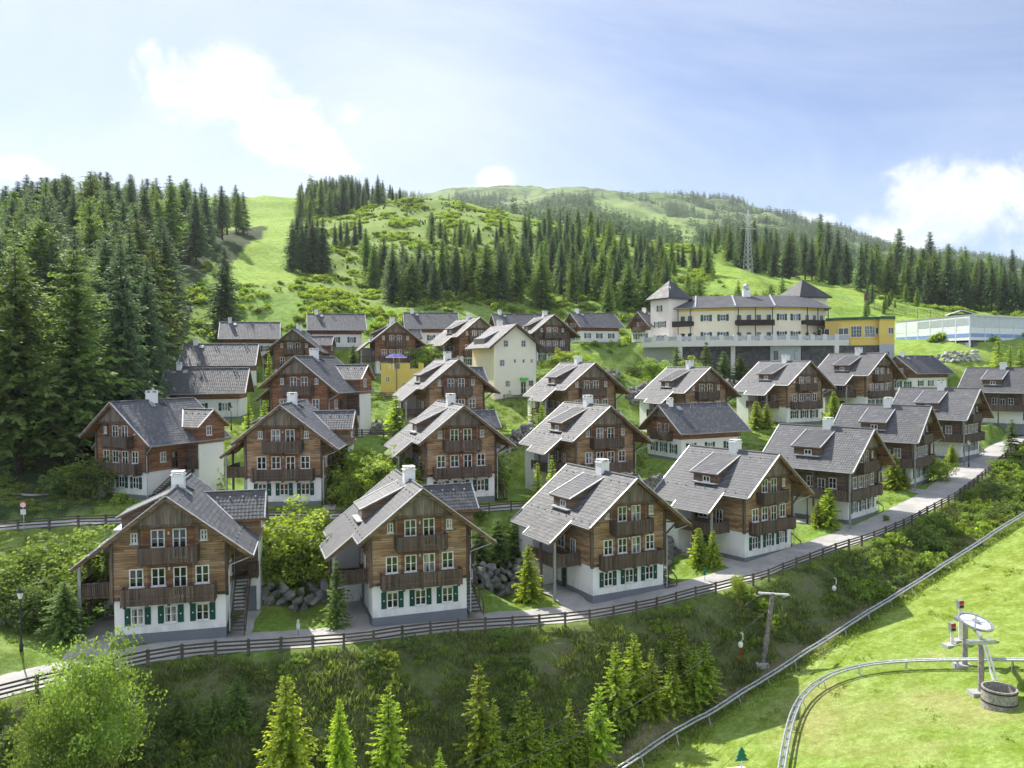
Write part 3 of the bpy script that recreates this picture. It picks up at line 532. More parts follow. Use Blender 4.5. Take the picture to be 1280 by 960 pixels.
def window_meshes(w, h, cols, rows, frame='white_paint', pane='window_glass', sill=True):
    key = (round(w, 2), round(h, 2), cols, rows, frame, pane, sill)
    if key not in WCACHE:
        b = 0.085; m = MB()
        m.box(-w / 2, -w / 2 + b, -0.08, 0.02, 0, h).box(w / 2 - b, w / 2, -0.08, 0.02, 0, h).box(-w / 2 + b, w / 2 - b, -0.08, 0.02, 0, b).box(-w / 2 + b, w / 2 - b, -0.08, 0.02, h - b, h)
        for c in range(1, cols): x = -w / 2 + w * c / cols; q = 0.05 if c * 2 == cols else 0.028; m.box(x - q, x + q, -0.07, 0.02, b, h - b)
        for r in range(1, rows): z = h * r / rows; m.box(-w / 2 + b, w / 2 - b, -0.062, 0.02, z - 0.022, z + 0.022)
        if sill: m.box(-w / 2 - 0.07, w / 2 + 0.07, -0.16, 0.0, -0.07, -0.004)
        WCACHE[key] = (m.mesh('window', frame), MB().box(-w / 2 + 0.02, w / 2 - 0.02, -0.03, 0.015, 0.02, h - 0.02).mesh('pane', pane))
    return WCACHE[key]
def window(parent, x, y, z, w, h, rz=0.0, cols=2, rows=2, name='window', **kw):
    f, p = window_meshes(w, h, cols, rows, **kw); o = obj(name, f, parent, False, (x, y, z), rz); obj('pane', p, o); return o
def shutter_meshes(w, h):
    key = ('sh', w, h)
    if key not in WCACHE:
        m = MB().box(-w / 2, w / 2, -0.06, -0.005, 0, h)
        for k in range(2): m.box(-w / 2 + 0.05, w / 2 - 0.05, -0.075, -0.06, h * (0.08 + 0.5 * k), h * (0.42 + 0.5 * k))
        WCACHE[key] = (m.mesh('shutter', 'shutter_green'), MB().prism([(0, h / 2 - 0.075), (0.065, h / 2), (0, h / 2 + 0.075), (-0.065, h / 2)], 'y', -0.085, -0.077).mesh('diamond', 'white_paint'))
    return WCACHE[key]
def shutters(parent, x, y, z, ww, h, rz=0.0, w=0.42):
    a, b = shutter_meshes(w, h); c, s = math.cos(rz), math.sin(rz)
    for sg in (-1, 1): dx = sg * (ww / 2 + w / 2 + 0.03); o = obj('shutter', a, parent, False, (x + c * dx, y + s * dx, z), rz); obj('diamond', b, o)
def boards(m, p0, p1, z0, z1, step=0.145, t=0.035, z0b=None):
    p0 = np.array(p0, float); p1 = np.array(p1, float); L = np.linalg.norm(p1 - p0); n = max(1, int(L / step)); u = (p1 - p0) / L; dz = 0.0 if z0b is None else z0b - z0
    for i in range(n):
        c = p0 + u * (i + 0.5) * L / n; b = z0 + RNG.uniform(-0.03, 0.03) + dz * (i + 0.5) / n; tt = z1 + dz * (i + 0.5) / n
        m.bar((c[0], c[1], b), (c[0], c[1], tt), step * 0.86, t, up=(-u[1], u[0], 0))
    return m
def balcony(parent, pts, floor, z, rail=1.05, brackets=(), name='balcony'):
    """floor = (x0,x1,y0,y1); pts = open polyline of the railing"""
    m = MB().box(floor[0], floor[1], floor[2], floor[3], z - 0.14, z)
    for a, b in zip(pts[:-1], pts[1:]): m.bar((a[0], a[1], z + rail), (b[0], b[1], z + rail), 0.12, 0.09); m.bar((a[0], a[1], z - 0.02), (b[0], b[1], z - 0.02), 0.09, 0.16)
    for q in pts: m.bar((q[0], q[1], z - 0.2), (q[0], q[1], z + rail + 0.03), 0.1, 0.1)
    for (bx, y0, y1) in brackets: m.box(bx - 0.08, bx + 0.08, y0, y1, z - 0.32, z - 0.145)
    o = m.build(name, 'timber_rail', parent); k = MB()
    for a, b in zip(pts[:-1], pts[1:]):
        d = np.array(b, float) - np.array(a, float); nn = np.array([d[1], -d[0]]) / np.linalg.norm(d) * 0.05; boards(k, np.array(a) + nn, np.array(b) + nn, z - 0.12, z + rail - 0.03)
    k.build('board', 'timber_rail', o, False, True); return o
def verge(parent, apex, eave, side_y, name='verge_trim'):
    pass

HR, SL, OF, WR, HT = 11.16, 0.7836, 1.47, 6.16, 3.15
def slab(m, x_r, z_r, x_e, z_e, y0, y1, t=0.17): return m.prism([(x_r, z_r - 0.02), (x_e, z_e - 0.02), (x_e, z_e - t), (x_r, z_r - t - 0.03)], 'y', y0, y1)
def zl(x): return HR - SL * abs(x)
def chimney(parent, x, y, zb, zt, w=0.95, d=0.8):
    c = MB().box(x - w / 2, x + w / 2, y - d / 2, y + d / 2, zb, zt).build('chimney', 'plaster_white', parent)
    m = MB().box(x - w / 2 - 0.07, x + w / 2 + 0.07, y - d / 2 - 0.07, y + d / 2 + 0.07, zt + 0.001, zt + 0.09)
    for sx in (-1, 1):
        for sy in (-1, 1): m.box(x + sx * (w / 2 - 0.08) - 0.06, x + sx * (w / 2 - 0.08) + 0.06, y + sy * (d / 2 - 0.08) - 0.06, y + sy * (d / 2 - 0.08) + 0.06, zt + 0.09, zt + 0.28)
    m.box(x - w / 2 - 0.02, x + w / 2 + 0.02, y - d / 2 - 0.02, y + d / 2 + 0.02, zt + 0.28, zt + 0.35); m.build('cap', 'plaster_white', c); return c
def make_chalet(wrap):
    root = thing('chalet', (0, 0, 0)); L = 10.0; RE = 10.93
    MB().box(-4.03, 4.03, -0.03, L, -1.6, 0.5).build('plinth', 'plinth_grey', root)
    m = MB().box(-4, 4, 0, L - 0.02, 0.5, HT); m.build('base_wall', 'plaster_white', root)
    MB().prism([(-4.1, HT), (4.1, HT), (4.1, zl(4.1) - 0.25), (0, HR - 0.28), (-4.1, zl(4.1) - 0.25)], 'y', -0.06, L).build('timber_wall', 'timber_golden', root)
    for sx in (-1, 1):
        MB().box(sx * 4.0, sx * 4.24, -0.17, 0.1, HT - 0.12, zl(4.24) - 0.22).build('corner_post', 'timber_rail', root)
        MB().box(sx * 2.05, sx * 2.2, -0.16, -0.062, 6.1, 8.9).build('post', 'timber_rail', root)
    MB().box(-1.62, 1.6, -0.09, -0.061, 3.7, 5.75).build('panel', 'timber_red', root); MB().box(-1.9, 1.85, -0.09, -0.061, 6.2, 8.72).build('panel', 'timber_red', root)
    MB().box(-4.15, 4.15, -0.14, -0.062, HT - 0.02, HT + 0.2).build('beam', 'timber_rail', root)
    # vertical-board gable triangle with its beam and purlins
    g = MB().prism([(-2.45, 8.95), (2.45, 8.95), (0, HR - 0.33)], 'y', -0.98, -0.93).build('gable_board', 'timber_board', root)
    b = MB().bar((-2.75, -0.9, 8.85), (2.75, -0.9, 8.85), 0.2, 0.22)
    for x in (-4.1, -2.45, 0, 2.45, 4.1): b.bar((x, -OF + 0.1, zl(x) - 0.36), (x, 0.3, zl(x) - 0.36), 0.2, 0.26)
    b.build('purlin', 'timber_rail', root)
    # roof
    rf = MB(); wl = 6.0 if wrap else 5.25
    slab(rf, 0, HR, WR, zl(WR), -OF, RE)
    if wrap: slab(rf, 0, HR, -wl, zl(wl), -OF, RE); left = [(-OF, RE, wl)]
    else:
        left = [(-OF, 1.8, wl), (1.8, 7.0, 7.47), (7.0, RE, 6.8)]
        for y0, y1, w in left: slab(rf, 0, HR, -w, zl(w), y0, y1)
    roof = rf.build('roof', 'timber_soffit', root); k = math.hypot(1, SL); V, Q = [], []
    def addt(v, q):
        o = len(V); V.extend(v); Q.extend([tuple(i + o for i in f) for f in q])
    for y0, y1, w in left: addt(*tile_slope((0, 0, HR), (0, 1, 0), (-1, 0, -SL), [((lambda s, a=y0: a), (lambda s, a=y1: a), 0.05, w * k)]))
    addt(*tile_slope((0, 0, HR), (0, 1, 0), (1, 0, -SL), [((lambda s: -OF), (lambda s: RE), 0.05, WR * k)]))
    obj('tile_covering', np_mesh('tile_covering', np.array(V), np.array(Q), 'roof_tile'), roof, True)
    MB().tube([(0, -OF - 0.02, HR + 0.03), (0, RE + 0.02, HR + 0.03)], 0.12, 8).build('ridge_cap', 'roof_tile', roof)
    def vg(y, xe, xs=0.0):
        MB().bar((xs, y, zl(xs) + 0.055), (xe, y, zl(xe) + 0.055), 0.13, 0.07).build('verge_trim', 'metal_trim', roof); MB().bar((xs, y, zl(xs) - 0.15), (xe, y, zl(xe) - 0.15), 0.07, 0.30).build('barge_board', 'timber_barge', roof)
    vg(-OF, WR); vg(RE, WR); vg(-OF, -left[0][2]); vg(RE, -left[-1][2])
    if not wrap: vg(1.8, -7.47, -5.1); vg(7.0, -7.47, -6.75)
    for y0, y1, w in left + [(-OF, RE, -WR)]: q = w + (0.07 if w > 0 else -0.07); MB().tube([(-q, y0, zl(w) - 0.06), (-q, y1, zl(w) - 0.06)], 0.075, 6).build('gutter', 'gutter', roof)
    hk = MB()
    for s in (-1, 1):
        for i in range(9):
            y = -0.9 + 1.35 * i
            for xx in (0.75, 4.9): hk.box(s * xx - 0.05, s * xx + 0.05, y - 0.035, y + 0.035, zl(xx), zl(xx) + 0.14)
    hk.build('snow_hook', 'gutter', roof, False, True)
    dp = MB().tube([(WR + 0.05, -OF + 0.3, zl(WR) - 0.1), (4.35, -0.18, zl(WR) - 0.95), (4.3, -0.2, 5.0), (4.3, -0.2, 0.2)], 0.045, 6); dp.build('downpipe', 'metal_trim', root)
    br = MB().bar((4.2, -0.1, 5.3), (WR - 0.5, -0.1, zl(WR) + 0.1), 0.14, 0.14).bar((4.2, -0.1, zl(WR) + 0.22), (WR - 0.1, -0.1, zl(WR) + 0.0), 0.14, 0.14); br.build('brace', 'timber_rail', root)
    chimney(root, 0, 4.35, 9.6, 12.0, 0.95, 1.0)
    for y in (5.15, 5.55): MB().bar((0.35, y, zl(0.35) + 0.04), (1.05, y, zl(1.05) + 0.04 + 0.14), 0.09, 0.12).build('roof_step', 'dark_metal', root)
    MB().bar((0.4, 3.75, zl(0.4) + 0.15), (1.1, 3.75, zl(1.1) + 0.15), 0.55, 0.1, up=(0.6, 0, 0.8)).build('roof_hatch', 'gutter', root)
    # shed dormer on the left slope
    dz = lambda x: 10.66 - 0.45 * (abs(x) - 0.6)
    dm = MB().prism([(-0.7, zl(0.7) - 0.3), (-4.15, zl(4.15) - 0.3), (-4.15, dz(4.15) - 0.16), (-0.7, dz(0.7) - 0.1)], 'y', 3.4, 6.75).build('dormer', 'timber_dark', root)
    MB().prism([(-0.55, dz(0.55) - 0.02), (-4.5, dz(4.5) - 0.02), (-4.5, dz(4.5) - 0.14), (-0.55, dz(0.55) - 0.14)], 'y', 3.2, 6.95).build('dormer_soffit', 'timber_soffit', dm)
    kd = math.hypot(1, 0.45); v, q = tile_slope((-0.6, 0, dz(0.6)), (0, 1, 0), (-1, 0, -0.45), [((lambda s: 3.2), (lambda s: 6.95), 0.0, 3.92 * kd)], 0.30, 0.40, 0.022)
    obj('dormer_tiles', np_mesh('dormer_tiles', np.array(v), np.array(q), 'roof_tile'), dm, True)
    [MB().bar((-0.5, yy, dz(0.5) + 0.05), (-4.52, yy, dz(4.52) + 0.05), 0.12, 0.09).build('dormer_trim', 'metal_trim', dm) for yy in (3.2, 6.95)]
    MB().box(-4.75, -4.2, 3.3, 6.5, zl(4.2) - 0.05, zl(4.2) + 0.06).build('dormer_apron', 'metal_trim', dm)
    window(root, -4.16, 4.9, 7.98, 0.95, 0.62, -math.pi / 2, 2, 1, 'dormer_window')
    # cross wing on the right with its gable facing sideways
    wr_, we, wc, wh = 9.95, 7.94, 7.65, 2.5; ws = (wr_ - we) / wh
    wing = MB().box(3.9, 6.15, 5.7, 9.62, -1.6, 5.9).build('wing', 'plaster_white', root)
    MB().prism([(5.6, 5.9), (9.72, 5.9), (9.72, we + ws * 0.42 - 0.2), (wc, wr_ - 0.25), (5.6, we + ws * 0.42 - 0.2)], 'x', 2.5, 6.24).build('wing_timber', 'timber_golden', wing)
    MB().box(4.15, 6.05, 5.62, 5.69, HT + 0.02, 5.92).build('wing_panel', 'timber_dark', wing)  # flat dark timber sheet, the recess shadow is part of its tone
    w2 = MB()
    for s in (-1, 1):
        e = wc + s * wh; xr, xe = (HR - wr_) / SL, (HR - we) / SL
        w2.add([(xr, wc, wr_ - .02), (6.67, wc, wr_ - .02), (6.67, e, we - .02), (xe, e, we - .02), (xr, wc, wr_ - .2), (6.67, wc, wr_ - .2), (6.67, e, we - .2), (xe, e, we - .2)],
               [(0, 1, 2, 3), (7, 6, 5, 4), (0, 4, 5, 1), (1, 5, 6, 2), (2, 6, 7, 3), (3, 7, 4, 0)])
    w2.build('wing_roof', 'timber_soffit', wing); V, Q = [], []
    kw = math.hypot(1, ws)
    for s in (-1, 1): addt(*tile_slope((0, wc, wr_), (1, 0, 0), (0, s, -ws), [((lambda q: (HR - (wr_ - ws * q / kw)) / SL - 0.05), (lambda q: 6.67), 0.04, wh * kw)]))
    obj('wing_tiles', np_mesh('wing_tiles', np.array(V), np.array(Q), 'roof_tile'), wing, True)
    wt = MB().tube([((HR - wr_) / SL, wc, wr_ + 0.03), (6.7, wc, wr_ + 0.03)], 0.11, 8); wt.build('wing_ridge', 'roof_tile', wing); wt = MB()
    for s in (-1, 1): wt.bar((6.67, wc, wr_ + 0.05), (6.67, wc + s * wh, we + 0.05), 0.12, 0.1); wt.bar(((HR - wr_) / SL, wc, wr_ + 0.05), ((HR - we) / SL, wc + s * wh, we + 0.05), 0.12, 0.06)
    for i in range(4): wt.box(2.6 + i * 1.05, 2.72 + i * 1.05, wc - 0.62, wc - 0.5, wr_ - 0.5, wr_ - 0.32)
    wt.build('wing_trim', 'metal_trim', wing)
    window(root, 6.25, 7.2, 6.9, 0.8, 1.15, math.pi / 2)
    window(root, 5.4, 5.58, 0.05, 0.95, 2.05, 0, 1, 2, 'door', frame='plinth_grey', pane='plinth_grey', sill=False)
    # outside stairs on the right and the landing balcony
    st = MB().prism([(-0.35, 0), (0.15, 0), (5.6, 3.02), (5.6, 2.6), (0.35, -0.1)], 'x', 5.36, 5.44).prism([(-0.35, 0), (0.15, 0), (5.6, 3.02), (5.6, 2.6), (0.35, -0.1)], 'x', 4.18, 4.25)
    stairs = st.build('stairs', 'timber_rail', root); stp = MB().box(4.26, 5.35, -0.16, 0.16, -0.025, 0.025).mesh('step', 'timber_fence')
    n = 15
    for i in range(n): obj('step', stp, stairs, False, (0, -0.15 + 4.75 * i / (n - 1), 0.2 + 2.85 * i / (n - 1)))
    hr = MB().bar((5.4, -0.3, 1.0), (5.4, 4.7, 4.1), 0.08, 0.1)
    for i in range(5): y = -0.3 + 1.25 * i; hr.bar((5.4, y, 0.0 + 0.62 * y), (5.4, y, 1.19 + 0.62 * y), 0.07)
    hr.build('handrail', 'timber_rail', stairs)
    balcony(root, [(5.5, 4.75), (6.05, 4.75), (6.05, 5.6)], (4.15, 6.1, 4.7, 5.65), HT, 1.0, (), 'landing')
    window(root, 4.14, 3.9, 3.25, 0.95, 1.95, math.pi / 2, 2, 2, 'door', frame='timber_rail', sill=False); window(root, 4.14, 2.2, 4.1, 0.8, 1.2, math.pi / 2); window(root, 4.14, 7.0, 6.3, 0.1, 0.1, math.pi / 2) if False else None
    # front windows
    for cx in (-2.36, 0.0, 2.31): window(root, cx, -0.005, 1.2, 0.95, 1.3); shutters(root, cx, -0.005, 1.17, 0.95, 1.36)
    for cx, kind in ((-2.39, 0), (-0.82, 0), (0.74, 1), (2.34, 0)): window(root, cx, -0.09 if abs(cx) < 1 else -0.06, 3.2 if kind else 4.1, 1.0, 2.3 if kind else 1.4, 0, 2, 3 if kind else 2, 'balcony_door' if kind else 'window')
    for cx, kind in ((-0.82, 0), (0.74, 1)): window(root, cx, -0.09, 6.2 if kind else 7.05, 1.0, 2.25 if kind else 1.4, 0, 2, 3 if kind else 2, 'balcony_door' if kind else 'window')
    for cx in (-2.5, 2.5): window(root, cx, -0.06, 7.45, 0.5, 0.82)
    for z in (5.62, 8.35): MB().box(-0.1, 0.02, -0.24, -0.09, z - 0.32, z - 0.1).build('wall_lamp', 'lamp_glass', root)
    balcony(root, [(-2.05, -0.06), (-2.05, -1.02), (2.1, -1.02), (2.1, -0.06)], (-2.1, 2.15, -1.06, -0.06), 6.12, 1.05, [(x, -1.0, 0.0) for x in (-1.9, 0, 1.95)])
    if wrap:
        balcony(root, [(-5.6, 8.0), (-5.6, -1.02), (3.35, -1.02), (3.35, -0.06)], (-5.65, 3.4, -1.06, -0.06), 3.05, 1.08, [(x, -1.0, 0.0) for x in (-3.2, -1.6, 0, 1.6, 3.2)])
        MB().box(-5.65, -4.11, -0.06, 8.0, 2.9, 3.04).build('balcony_floor', 'timber_rail', root)
        for y in (-0.95, 3.5, 7.9): MB().box(-5.68, -5.5, y - 0.09, y + 0.09, -1.0, zl(5.6) - 0.2).build('post', 'gutter' if y < 0 else 'timber_rail', root)
        for y in (1.8, 4.6): window(root, -4.11, y, 4.1, 0.95, 1.3, -math.pi / 2)
        window(root, -4.11, 3.2, 3.1, 0.95, 2.1, -math.pi / 2, 2, 2, 'balcony_door')
        MB().box(-5.6, -4.0, 8.0, 10.0, -1.6, zl(5.6) - 0.25).build('rear_room', 'plaster_white', root)
    else:
        balcony(root, [(-3.3, -0.06), (-3.3, -1.05), (3.32, -1.05), (3.32, -0.06)], (-3.35, 3.38, -1.1, -0.06), 3.05, 1.08, [(x, -1.02, 0.0) for x in (-3.1, -1.55, 0, 1.55, 3.1)])
        balcony(root, [(-4.1, 1.95), (-6.85, 1.95), (-6.85, 7.0)], (-6.9, -4.11, 1.9, 7.0), 3.05, 1.05, (), 'veranda')
        for y in (1.97, 4.5): MB().box(-7.0, -6.78, y - 0.1, y + 0.1, -1.0, zl(6.9) - 0.2).build('post', 'gutter' if y < 2 else 'timber_rail', root)
        MB().box(-6.4, -4.0, 7.0, 10.0, -1.6, zl(6.4) - 0.22).build('rear_room', 'plaster_white', root)
        window(root, -4.11, 3.2, 3.12, 0.9, 2.05, -math.pi / 2, 2, 2, 'balcony_door'); window(root, -4.11, 5.4, 4.0, 1.3, 1.3, -math.pi / 2)
        window(root, -4.01, 5.0, 0.1, 0.95, 2.05, -math.pi / 2, 1, 2, 'door', frame='plinth_grey', pane='shutter_green', sill=False); window(root, -4.01, 6.3, 0.9, 0.5, 1.2, -math.pi / 2)
    return root
def make_lodge():
    root = thing('lodge', (0, 0, 0)); L = 11.0; Hb, sb, wb, ob = 8.0, 0.7232, 5.43, 1.0; z = lambda x: Hb - sb * abs(x)
    MB().box(-4.23, 4.23, -0.03, L, -2.2, 0.35).build('plinth', 'plinth_grey', root); MB().box(-4.2, 4.2, 0, L - 0.02, 0.35, HT).build('base_wall', 'plaster_white', root)
    MB().prism([(-4.28, HT), (4.28, HT), (4.28, z(4.28) - 0.22), (0, Hb - 0.26), (-4.28, z(4.28) - 0.22)], 'y', -0.06, L).build('timber_wall', 'timber_red', root)
    MB().prism([(-2.1, Hb - 1.75), (2.1, Hb - 1.75), (0, Hb - 0.3)], 'y', -0.66, -0.61).build('gable_board', 'timber_board', root)
    rf = MB(); slab(rf, 0, Hb, wb, z(wb), -ob, L + 1.0); slab(rf, 0, Hb, -wb, z(wb), -ob, L + 1.0); roof = rf.build('roof', 'timber_soffit', root); V, Q = [], []; k = math.hypot(1, sb)
    for s in (-1, 1):
        v, q = tile_slope((0, 0, Hb), (0, 1, 0), (s, 0, -sb), [((lambda t: -ob), (lambda t: L + 1.0), 0.05, wb * k)]); o = len(V); V += v; Q += [tuple(i + o for i in f) for f in q]
    obj('tile_covering', np_mesh('tile_covering', np.array(V), np.array(Q), 'roof_tile'), roof, True)
    MB().tube([(0, -ob, Hb + 0.03), (0, L + 1.0, Hb + 0.03)], 0.12, 8).build('ridge_cap', 'roof_tile', roof)
    for s in (-1, 1):
        for y in (-ob, L + 1.0): MB().bar((0, y, Hb + 0.05), (s * wb, y, z(wb) + 0.05), 0.13, 0.07).build('verge_trim', 'metal_trim', roof); MB().bar((0, y, Hb - 0.15), (s * wb, y, z(wb) - 0.15), 0.07, 0.3).build('barge_board', 'timber_barge', roof)
        MB().tube([(s * (wb + 0.07), -ob, z(wb) - 0.06), (s * (wb + 0.07), L + 1, z(wb) - 0.06)], 0.075, 6).build('gutter', 'gutter', roof)
    hk = MB()
    for s in (-1, 1):
        for i in range(11): hk.box(s * 0.8 - 0.05, s * 0.8 + 0.05, -0.6 + i * 1.15, -0.53 + i * 1.15, z(0.8), z(0.8) + 0.14)
    hk.build('snow_hook', 'gutter', roof, False, True)
    chimney(root, 0, 1.1, 6.6, 8.75, 0.75, 0.75)
    MB().bar((0.5, 2.2, z(0.5) + 0.14), (1.2, 2.2, z(1.2) + 0.14), 0.7, 0.1, up=(0.58, 0, 0.8)).build('roof_hatch', 'gutter', root)
    for yy in (4.4, 9.6):
        for q in (0, 0.45): MB().bar((0.75, yy + q, z(0.75) - 0.1), (0.75, yy + q, z(0.75) + 0.55), 0.12).build('vent_pipe', 'gutter', root)
    for y in (1.8, 5.2, 8.7):
        for s, rz in ((1, math.pi / 2), (-1, -math.pi / 2)): window(root, s * 4.205, y, 1.35, 0.95, 1.2, rz); shutters(root, s * 4.205, y, 1.32, 0.95, 1.26, rz)
    MB().tube([(wb, 9.8, z(wb) - 0.1), (4.32, 10.6, z(wb) - 0.7), (4.32, 10.6, 0)], 0.05, 6).build('downpipe', 'gutter', root)
    window(root, -1.0, -0.06, 3.2, 0.95, 2.1, 0, 2, 3, 'balcony_door'); window(root, 0.9, -0.06, 4.0, 0.95, 1.3)
    for cx in (-2.4, 0.0, 2.4): window(root, cx, -0.005, 1.0, 0.9, 1.35); shutters(root, cx, -0.005, 0.97, 0.9, 1.4)
    for sx in (-1, 1): MB().box(sx * 1.9, sx * 2.05, -0.9, -0.75, 3.05, Hb - 1.7).build('post', 'timber_rail', root)
    balcony(root, [(-2.2, -0.06), (-2.2, -0.95), (2.2, -0.95), (2.2, -0.06)], (-2.25, 2.25, -1.0, -0.06), 3.1, 1.0, [(x, -0.9, 0) for x in (-2, 0, 2)])
    return root
PA, PW, PB = make_chalet(False), make_chalet(True), make_lodge()
KIDS = children_of()
PROTO_USED = {}
CH_LABEL = {
    'H1': ('golden', 'brown timber chalet by lower lane with street lamp and round young tree at its left'),
    'H2': ('golden', 'brown timber chalet by lower lane with tall slim spruce against its left corner'),
    'H3': ('golden', 'brown timber chalet at the bend of lower lane, full spruce beside its carport'),
    'H4': ('golden', 'timber chalet on lower lane with twin spruces on its lawn hiding the veranda'),
    'H5': ('dark', 'dark chalet with wrap-around balcony, first of that kind up the lane'),
    'H6': ('dark', 'dark chalet with wrap-around balcony, second of that kind up the lane'),
    'H7': ('dark', 'dark chalet with wrap-around balcony, third of that kind up the lane'),
    'H8': ('dark', 'dark chalet with wrap-around balcony, farthest of that kind up the lane'),
    'H9': ('red', 'reddish chalet at forest edge showing its tiled right slope and cross gable'),
    'H10': ('golden', 'chalet facing upper lane between the forest-edge chalet and a bushy grass bank'),
    'H11': ('golden', 'chalet of the second row directly behind the slim spruce chalet'),
    'H12': ('golden', 'chalet of the second row directly behind the bend chalet with the carport'),
    'H14': ('red', 'chalet of the third row beside the yellow terrace, cross gable over white wing'),
    'H15': ('golden', 'chalet of the third row standing in front of the cream rendered house'),
    'H16': ('golden', 'chalet of the third row right of the cream rendered house'),
    'H17': ('golden', 'chalet of the third row below the boulder wall under the hotel'),
    'H18': ('golden', 'chalet of the third row in front of the grey hotel block, white base showing'),
    'H19': ('golden', 'chalet of the third row just below the yellow hotel annex'),
    'B4': ('red', 'red timber chalet among plain lodges at the top left of village'),
    'B6': ('red', 'red timber chalet standing above the yellow terrace with parasols'),
    'B8': ('red', 'red timber chalet half hidden behind the cream rendered house'),
    'B11': ('dark', 'dark timber chalet right behind the cream rendered house with white base')}
BH_LABEL = {
    'H13': 'plain-roofed lodge with gable balcony facing the second-row chalet', 'B1': 'plain-roofed lodge lowest of three stepped up by the forest', 'B2': 'plain-roofed lodge middle of three stepped up by the forest',
    'B3': 'plain-roofed lodge topmost of three stepped up by the forest', 'B5': 'plain-roofed lodge behind the red chalet of the top left', 'B7': 'plain-roofed lodge behind the chalet above the yellow terrace',
    'B10': 'plain-roofed lodge behind the cream rendered house', 'B12': 'plain-roofed lodge between the dark top-row chalet and the hotel', 'B13': 'plain-roofed lodge partly hidden behind the hotel tower', 'H20': 'plain-roofed lodge below the glass hall'}
def recolour(root, old, new):
    for o in [root] + list(root.children_recursive):
        if o.type == 'MESH' and o.data.materials and o.data.materials[0] and o.data.materials[0].name == old:
            o.material_slots[0].link = 'OBJECT'; o.material_slots[0].material = MT[new]
def put_house(proto, h, label, cat, group, wood=None):
    first = proto.name not in PROTO_USED; PROTO_USED[proto.name] = 1
    PENDING.append((proto, h, label, cat, group, wood, first))
PENDING = []
for k_, h in CH.items(): put_house(PW if k_ in ('H5', 'H6', 'H7', 'H8') else PA, h, CH_LABEL[k_][1], 'chalet', 'timber chalets of the holiday village', CH_LABEL[k_][0])
for k_, h in BH.items(): put_house(PB, h, BH_LABEL[k_], 'lodge', 'plain-roofed lodges of the village')
made = []
for (proto, h, label, cat, group, wood, first) in PENDING:
    o = proto if first else copy_tree(proto, KIDS); made.append((o, wood)); o.location = (h[0], h[1], h[2] + CZ); o.rotation_euler = (0, 0, R(h[3])); tag(o, label, cat, group)
for o, wood in made:
    if wood in ('red', 'dark'): recolour(o, 'timber_golden', 'timber_' + wood)

# ------------------------------------------------------------------ fences
def fence(line, label, spacing, ph=1.15, rails=(0.45, 0.75, 1.02), rail_h=0.13):
    P = smooth_line(resample(line, spacing), 1); z = height(P[:, 0], P[:, 1]); root = thing('rail_fence', (P[0, 0], P[0, 1], z[0]), 0, label, 'fence')
    pm = MB().box(-0.09, 0.09, -0.09, 0.09, -0.4, ph).mesh('post', 'timber_fence'); o = np.array(root.location); rm = MB().box(0, 1, -0.035, 0.035, -rail_h / 2, rail_h / 2).mesh('rail', 'timber_fence')
    for i in range(len(P)):
        q = np.array([P[i, 0], P[i, 1], z[i]]) - o; a = obj('post', pm, root, False, q, RNG.uniform(-0.2, 0.2)); a.rotation_euler[0] = RNG.uniform(-0.03, 0.03)
        if i < len(P) - 1:
            q2 = np.array([P[i + 1, 0], P[i + 1, 1], z[i + 1]]) - o; d = q2 - q; L = np.linalg.norm(d[:2]); az = math.atan2(d[1], d[0])
            for r in rails:
                b = obj('rail', rm, root, False, q + np.array([0, 0, r + RNG.uniform(-0.03, 0.03)])); b.rotation_euler = (0, -math.atan2(d[2], L), az); b.scale = (math.hypot(L, d[2]), 1, 1)
    return root
fence(FENCE1, 'weathered three-rail wooden fence along the outer edge of the lower lane', 2.3)
fence(FENCE2, 'weathered rail fence along the upper lane before the second row', 2.6)
fence([U(p, q, d) for p, q, d in [(425, 547, 108), (470, 545, 110), (505, 543, 112)]], 'short rail fence on the bank beneath the third-row chalets', 2.4)
fence([U(p, q, d) for p, q, d in [(462, 492, 152), (500, 494, 151), (540, 494, 150)]], 'rail fence at the foot of the yellow terrace', 2.6)
fence([U(p, q, d) for p, q, d in [(630, 492, 147), (660, 492, 146), (700, 490, 147)]], 'rail fence in front of the cream rendered house', 2.6)

